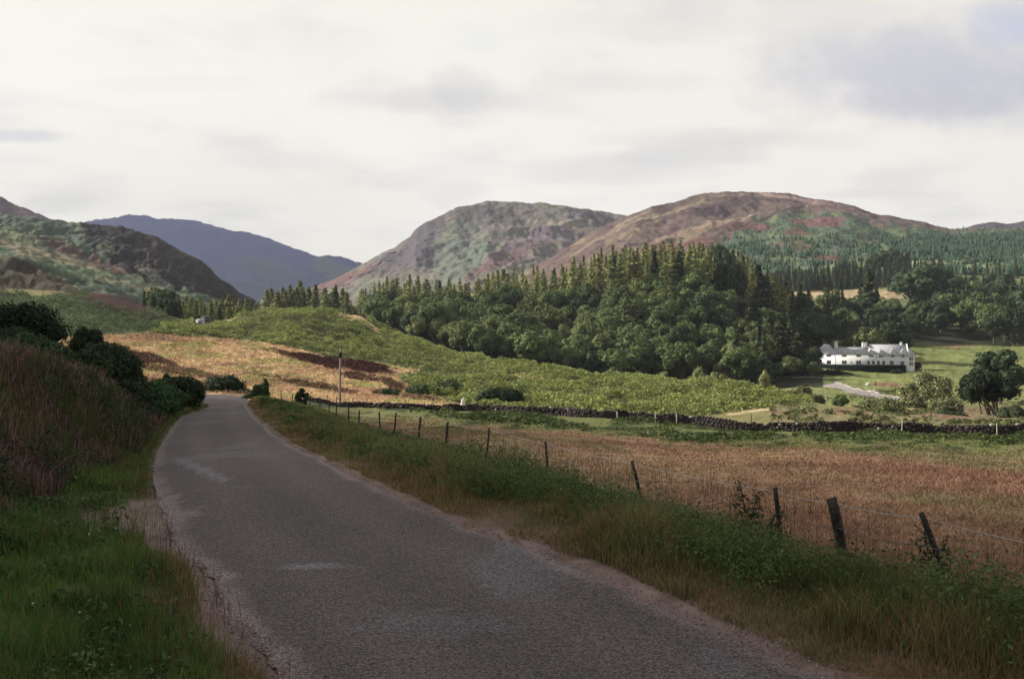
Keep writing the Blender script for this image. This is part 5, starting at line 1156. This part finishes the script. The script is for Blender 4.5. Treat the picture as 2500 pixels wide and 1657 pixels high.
def roof(u0, u1, v0, v1, z0, zr_, hipL, hipR, over=.3):
    mb = MB(); vm = (v0+v1)/2; a0 = u0-over*(1 if hipR else .3); a1 = u1+over
    p = [hp(a0, v0-over, z0-.12), hp(a1, v0-over, z0-.12), hp(a1, v1+over, z0-.12), hp(a0, v1+over, z0-.12), hp(a0, v0-over, z0+.05), hp(a1, v0-over, z0+.05), hp(a1, v1+over, z0+.05), hp(a0, v1+over, z0+.05), hp(u0+hipR, vm, zr_), hp(u1-hipL, vm, zr_)]
    mb.add(p, [(0, 1, 2, 3), (0, 4, 5, 1), (1, 5, 6, 2), (2, 6, 7, 3), (3, 7, 4, 0), (4, 8, 9, 5), (6, 9, 8, 7), (5, 9, 6), (7, 8, 4)]); o_ = mb.build('roof', M['slate'], ho); return o_
roof(0.1, 15.2, 0, 8.0, EV, 9.0, 1.4, .2)
roof(14.6, 27.5, .0, 6.2, EV-.01, 7.9, 0.1, .1)
roof(26.6, 34.0, -.4, 8.2, EV+.01, 8.9, 2.6, 2.6)
# ridges
for u0, u1, v, z in ((.4, 13.8, 4.0, 9.0), (15, 27.5, 3.1, 7.9), (29.2, 31.4, 3.9, 8.9)):
    mb = MB(); mb.tube([hp(u0, v, z), hp(u1, v, z)], .09, 6); mb.build('ridge', M['slate'], ho)
# skews: white band down the roof end by the bay
mb = MB(); mb.add([hp(-.35, -.3, 4.9), hp(.15, -.3, 4.9), hp(.15, 4.0, 9.12), hp(-.35, 4.0, 9.12), hp(-.35, -.3, 5.15), hp(.15, -.3, 5.15), hp(.15, 4.0, 9.4), hp(-.35, 4.0, 9.4)], [(0, 3, 2, 1), (4, 5, 6, 7), (0, 1, 5, 4), (1, 2, 6, 5), (2, 3, 7, 6), (3, 0, 4, 7)]); mb.build('skew', M['render'], ho)
def chimney(u, v, z0, z1, w=1.1, dpt=.8):
    mb = MB(); quadbox(mb, u-w/2, u+w/2, v-dpt/2, v+dpt/2, z0, z1); quadbox(mb, u-w/2-.1, u+w/2+.1, v-dpt/2-.1, v+dpt/2+.1, z1, z1+.16); c = mb.build('chimney', M['render'], ho)
    mb = MB()
    for k in (-.25, .25): mb.tube([hp(u+k, v, z1+.16), hp(u+k, v, z1+.62)], [.14, .11], 8)
    mb.build('chimney_pots', M['frame'], c)
chimney(26.6, 3.2, 6.2, 9.7, 1.15); chimney(16.4, 3.2, 6.2, 9.5, .9); chimney(15.2, 3.9, 6.4, 9.3, .9); chimney(1.9, 4.2, 8.2, 9.5, .9)
def window(u, z0, w, h, v=-.03, parent=None, n=1):
    for k in range(n):
        uu = u+(k-(n-1)/2)*(w+.16); mb = MB(); quadbox(mb, uu-w/2, uu+w/2, v, v+.05, z0, z0+h); f = mb.build('window', M['glass'], parent or ho)
        mb = MB()
        quadbox(mb, uu-w/2-.05, uu-w/2, v-.03, v+.03, z0-.05, z0+h+.05); quadbox(mb, uu+w/2, uu+w/2+.05, v-.03, v+.03, z0-.05, z0+h+.05)
        quadbox(mb, uu-w/2, uu+w/2, v-.03, v+.03, z0-.05, z0); quadbox(mb, uu-w/2, uu+w/2, v-.03, v+.03, z0+h, z0+h+.05); quadbox(mb, uu-w/2, uu+w/2, v-.025, v+.001, z0+h/2-.03, z0+h/2+.03)
        mb.build('frame', M['frame'], f)
xu = lambda c: (1720-c)*.02226*1.01
def dormer(c, w=2.0, zt=7.1, sh=4.2, wn=2, ww=.62, dv=3.0):
    u = xu(c); o_ = MB(); v0 = -.08; z1 = 5.75
    p = [hp(u-w/2, v0, 4.4), hp(u+w/2, v0, 4.4), hp(u+w/2, v0, z1), hp(u, v0, zt), hp(u-w/2, v0, z1)]; q = [hp(u-w/2, dv, 4.4), hp(u+w/2, dv, 4.4), hp(u+w/2, dv, z1), hp(u, dv, zt), hp(u-w/2, dv, z1)]
    o_.add(p+q, [(0, 1, 2, 3, 4), (9, 8, 7, 6, 5), (0, 5, 6, 1), (1, 6, 7, 2), (4, 9, 5, 0)]); dm = o_.build('dormer', M['render'], ho)
    r_ = MB(); ov = .16; k = (zt-z1)/(w/2); pp = []
    for v in (v0-.05, dv+.3):
        pp += [hp(u-w/2-ov, v, z1-ov*k+.02), hp(u, v, zt+.02), hp(u+w/2+ov, v, z1-ov*k+.02), hp(u-w/2-ov, v, z1-ov*k+.14), hp(u, v, zt+.17), hp(u+w/2+ov, v, z1-ov*k+.14)]
    r_.add(pp, [(3, 4, 10, 9), (4, 5, 11, 10), (1, 0, 6, 7), (2, 1, 7, 8), (0, 1, 4, 3), (1, 2, 5, 4), (0, 3, 9, 6), (2, 8, 11, 5), (7, 6, 9, 10), (8, 7, 10, 11)]); r_.build('dormer_roof', M['slate'], dm)
    window(u, sh+.05, ww, 1.15, v0-.03, dm, wn)
for c in (395, 655, 895, 1108, 1268): dormer(c)
dormer(1460, 2.4, 7.3, wn=1, ww=.7); dormer(1635, 2.4, 7.3, wn=1, ww=.7)
for c, wn, w in ((395, 2, .7), (655, 2, .75), (895, 2, .75), (1060, 1, .85), (1140, 1, .85), (1225, 1, .85), (1312, 1, .85), (1445, 2, .55)): window(xu(c), 1.35, w, 1.35, -.03, None, wn)
window(xu(772), 1.8, .5, .5)
mb = MB(); u = xu(1620); quadbox(mb, u-.65, u+.65, -.05, .02, .15, 2.5); dr = mb.build('door', M['glass'], ho)
mb = MB(); quadbox(mb, u-.80, u-.65, -.09, .02, .15, 2.65); quadbox(mb, u+.65, u+.80, -.09, .02, .15, 2.65); quadbox(mb, u-.65, u+.65, -.09, .02, 2.5, 2.65); quadbox(mb, u-.05, u+.05, -.08, -.051, .15, 2.5); mb.build('frame', M['frame'], dr)
# drainpipe
mb = MB(); mb.tube([hp(xu(510), -.12, -1), hp(xu(510), -.12, 4.3), hp(xu(470), -.12, 4.9)], .10, 6); mb.tube([hp(xu(1190), -.12, 3.8), hp(xu(1190), -.12, 4.8)], .08, 6); mb.build('drainpipe', M['wood'], ho)
# bay windows on the two facets towards the viewer
for i in (0, 1):
    for (z0, hgt) in ((.9, 1.35), (2.9, 1.3)):
        a = np.array(oct_pts(3.45, 0)[i]); b = np.array(oct_pts(3.45, 0)[i+1]); m = (a+b)/2; t = (b-a)/np.linalg.norm(b-a)
        for k in ((-.45, .45) if i == 0 else (0,)):
            c = m+t*k; w_ = .32; p = [c-t*w_+(0, 0, z0), c+t*w_+(0, 0, z0), c+t*w_+(0, 0, z0+hgt), c-t*w_+(0, 0, z0+hgt)]; nrm = np.cross(t, (0, 0, 1)); nrm = nrm if np.dot(nrm, a) > 0 and False else nrm
            mid = np.array(hp(0, 3.6, 0)); nrm = nrm*np.sign(np.dot(nrm[:2], (m-mid)[:2])); p = p+[q-nrm*.1 for q in p]
            mb = MB(); mb.add(p, [(0, 1, 2, 3), (4, 7, 6, 5), (0, 4, 5, 1), (1, 5, 6, 2), (2, 6, 7, 3), (3, 7, 4, 0)]); mb.build('window', M['glass'], ho)
# clipped hedge in front of the house
u0, u1 = 1.6, 33.0; mb = MB(); quadbox(mb, u0, u1, -3.6, -1.6, -3.6, 1.1); V0 = None
r = np.random.default_rng(9); n = 9000; uu = r.uniform(u0, u1, n); which = r.random(n); vv = np.where(which < .6, -3.62, r.uniform(-3.6, -1.6, n)); zz = np.where(which < .6, r.uniform(-3.0, 1.1, n), 1.12)+fbm(uu/1.5, vv, 3, 3)*.1
P_ = np.array([hp(a, b, c) for a, b, c in zip(uu, vv, zz)]); nn = unit(np.where((which < .6)[:, None], np.array([[-vx_[0], -vx_[1], .2]]), np.array([[0, 0, 1.]]))+r.normal(0, .5, (n, 3)))
V, f, cc = leafquads(P_, nn, r.uniform(.08, .2, n), r, colvar(n, (.014, .022, .012), r)); mb.C = [np.tile((.014, .022, .012), (8, 1))]; mb.addarr(V, f, cc)
o = mb.build('hedge', M['blade']); o.location = (HC[0], HC[1], HZ); tag(o, 'long clipped black green hedge in front of the white house', 'hedge')
# shrubs under the hedge
bush('shrub', 2188, 382, 32, 903, 'low dark shrub at the right end of the clipped hedge', (.018, .028, .014), 700, .3, 10, seed=341)
bush('shrub', 2030, 366, 60, 912, 'dark shrubbery sloping down from the left end of the hedge', (.014, .02, .011), 1500, .4, 16, seed=342)
bush('shrub', 2062, 368, 44, 918, 'dark shrub between the hedge and the drive', (.016, .024, .012), 1200, .4, 14, seed=343)
# drive: ribbon on the ground
def strip(name, Lp, Rp, n, nx, lift, col, mat, kind='structure'):
    k = np.linspace(0, 1, n); f = lambda pl: np.c_[np.interp(k, np.linspace(0, 1, len(pl)), [p[0] for p in pl]), np.interp(k, np.linspace(0, 1, len(pl)), [p[1] for p in pl])]
    a, b = f(Lp), f(Rp); j = np.linspace(0, 1, nx); p = a[:, None]*(1-j)[None, :, None]+b[:, None]*j[None, :, None]; x, y = p[..., 0].ravel(), p[..., 1].ravel()
    z = H(x, y)+lift; c = np.tile(np.asarray(col), (len(x), 1))*(1+.15*fbm(x/2, y/4, 3, 2)[:, None]); o = link(name, mk_mesh(name, np.c_[x, y, z], [gridfaces(n, nx)], c, True), mat); tag(o, kind=kind); return o
def onground(px, py, d0=340, d1=150):
    ds = np.linspace(d0, d1, 160); z = H(wx(px, ds), ds); q = HY+F*(EYE-z)/ds; i = int(np.argmin(np.abs(q-py)-ds*.002)); return (wx(px, ds[i]), ds[i])
dl = [onground(*p, 345, 225) for p in ((2040, 936), (2075, 946), (2110, 957), (2150, 966), (2215, 975))]
dr_ = [onground(*p, 330, 215) for p in ((2008, 942), (2035, 951), (2075, 961), (2110, 968), (2205, 979))]
strip('drive', dl, dr_, 90, 14, .10, (.27, .235, .215), M['ground'])
mb = MB(); r = np.random.default_rng(6)
dla = np.array(dl)
for t in np.linspace(0, len(dl)-1.01, 150):
    i = int(t); p = dla[i]*(1-(t-i))+dla[i+1]*(t-i); mb.box((p[0], p[1], Hs(p[0], p[1])+.2), (r.uniform(.4, .9), .5, r.uniform(.35, .6)), r.uniform(-.3, .3), np.array((.36, .33, .28))*r.uniform(.6, 1.2), .85)
tag(mb.build('low_stone_wall', M['stone']), 'low pale stone wall along the upper side of the drive below the house', 'wall')
# huts at the foot of the plantation
for nm, px, d_, w, h, dep, col, lab in (('hut', 504, 268, 1.75, 2.1, 2.4, (.11, .11, .12), 'small dark grey hut in front of the plantation'), ('trailer', 489, 262, 1.6, 1.3, 2.0, (.52, .51, .48), 'low white box trailer beside the grey hut')):
    d_ = d_-24; x = wx(px, d_); g0 = pyz(789, d_); h = pyz(773 if nm == 'hut' else 781, d_)-g0; o = empty(nm, (x, d_, g0)); tag(o, lab, nm); mt = surf_mat(nm+'_boards', base=col, var=.15, scale=2)
    mb = MB(); mb.box((0, 0, h/2-.6), (w, dep, h+1.2)); mb.build('body', mt, o)
    mb = MB(); mb.poly([(-w/2-.08, -dep/2-.08, h), (w/2+.08, -dep/2-.08, h), (w/2+.08, dep/2+.08, h+.02), (-w/2-.08, dep/2+.08, h+.02), (-w/2-.08, -dep/2-.08, h+.1), (w/2+.08, -dep/2-.08, h+.1), (w/2+.08, dep/2+.08, h+.22), (-w/2-.08, dep/2+.08, h+.22)], [(0, 3, 2, 1), (4, 5, 6, 7), (0, 1, 5, 4), (1, 2, 6, 5), (2, 3, 7, 6), (3, 0, 4, 7)]); mb.build('roof', mt, o)
    mb = MB(); mb.box((w*.12, -dep/2-.02, h*.42), (w*.4, .06, h*.7)); mb.build('door', surf_mat(nm+'_door', base=tuple(np.array(col)*.7), var=.1), o)
    if nm == 'trailer':
        for sx_ in (-.5, .5): mb = MB(); mb.tube([(sx_, -dep/2-.08, .05), (sx_, -dep/2+.1, .05)], .24, 12); mb.build('wheel', M['wood'], o)

# ================================================================== haze
hz = MB(); hz.box((0, 2300, 270), (9600, 6800, 680)); hm_ = bpy.data.meshes.new('haze')
m, t = mat_new('haze_air'); out = t.nodes.new('ShaderNodeOutputMaterial'); pv = t.nodes.new('ShaderNodeVolumePrincipled'); pv.inputs['Color'].default_value = (.80, .86, 1.0, 1); pv.inputs['Density'].default_value = .00006; pv.inputs['Anisotropy'].default_value = .3
t.links.new(pv.outputs[0], out.inputs['Volume'])
o = hz.build('haze', m); tag(o, 'thin pale blue haze filling the valley air', 'haze', kind='stuff')
print('OBJS', len(bpy.data.objects))
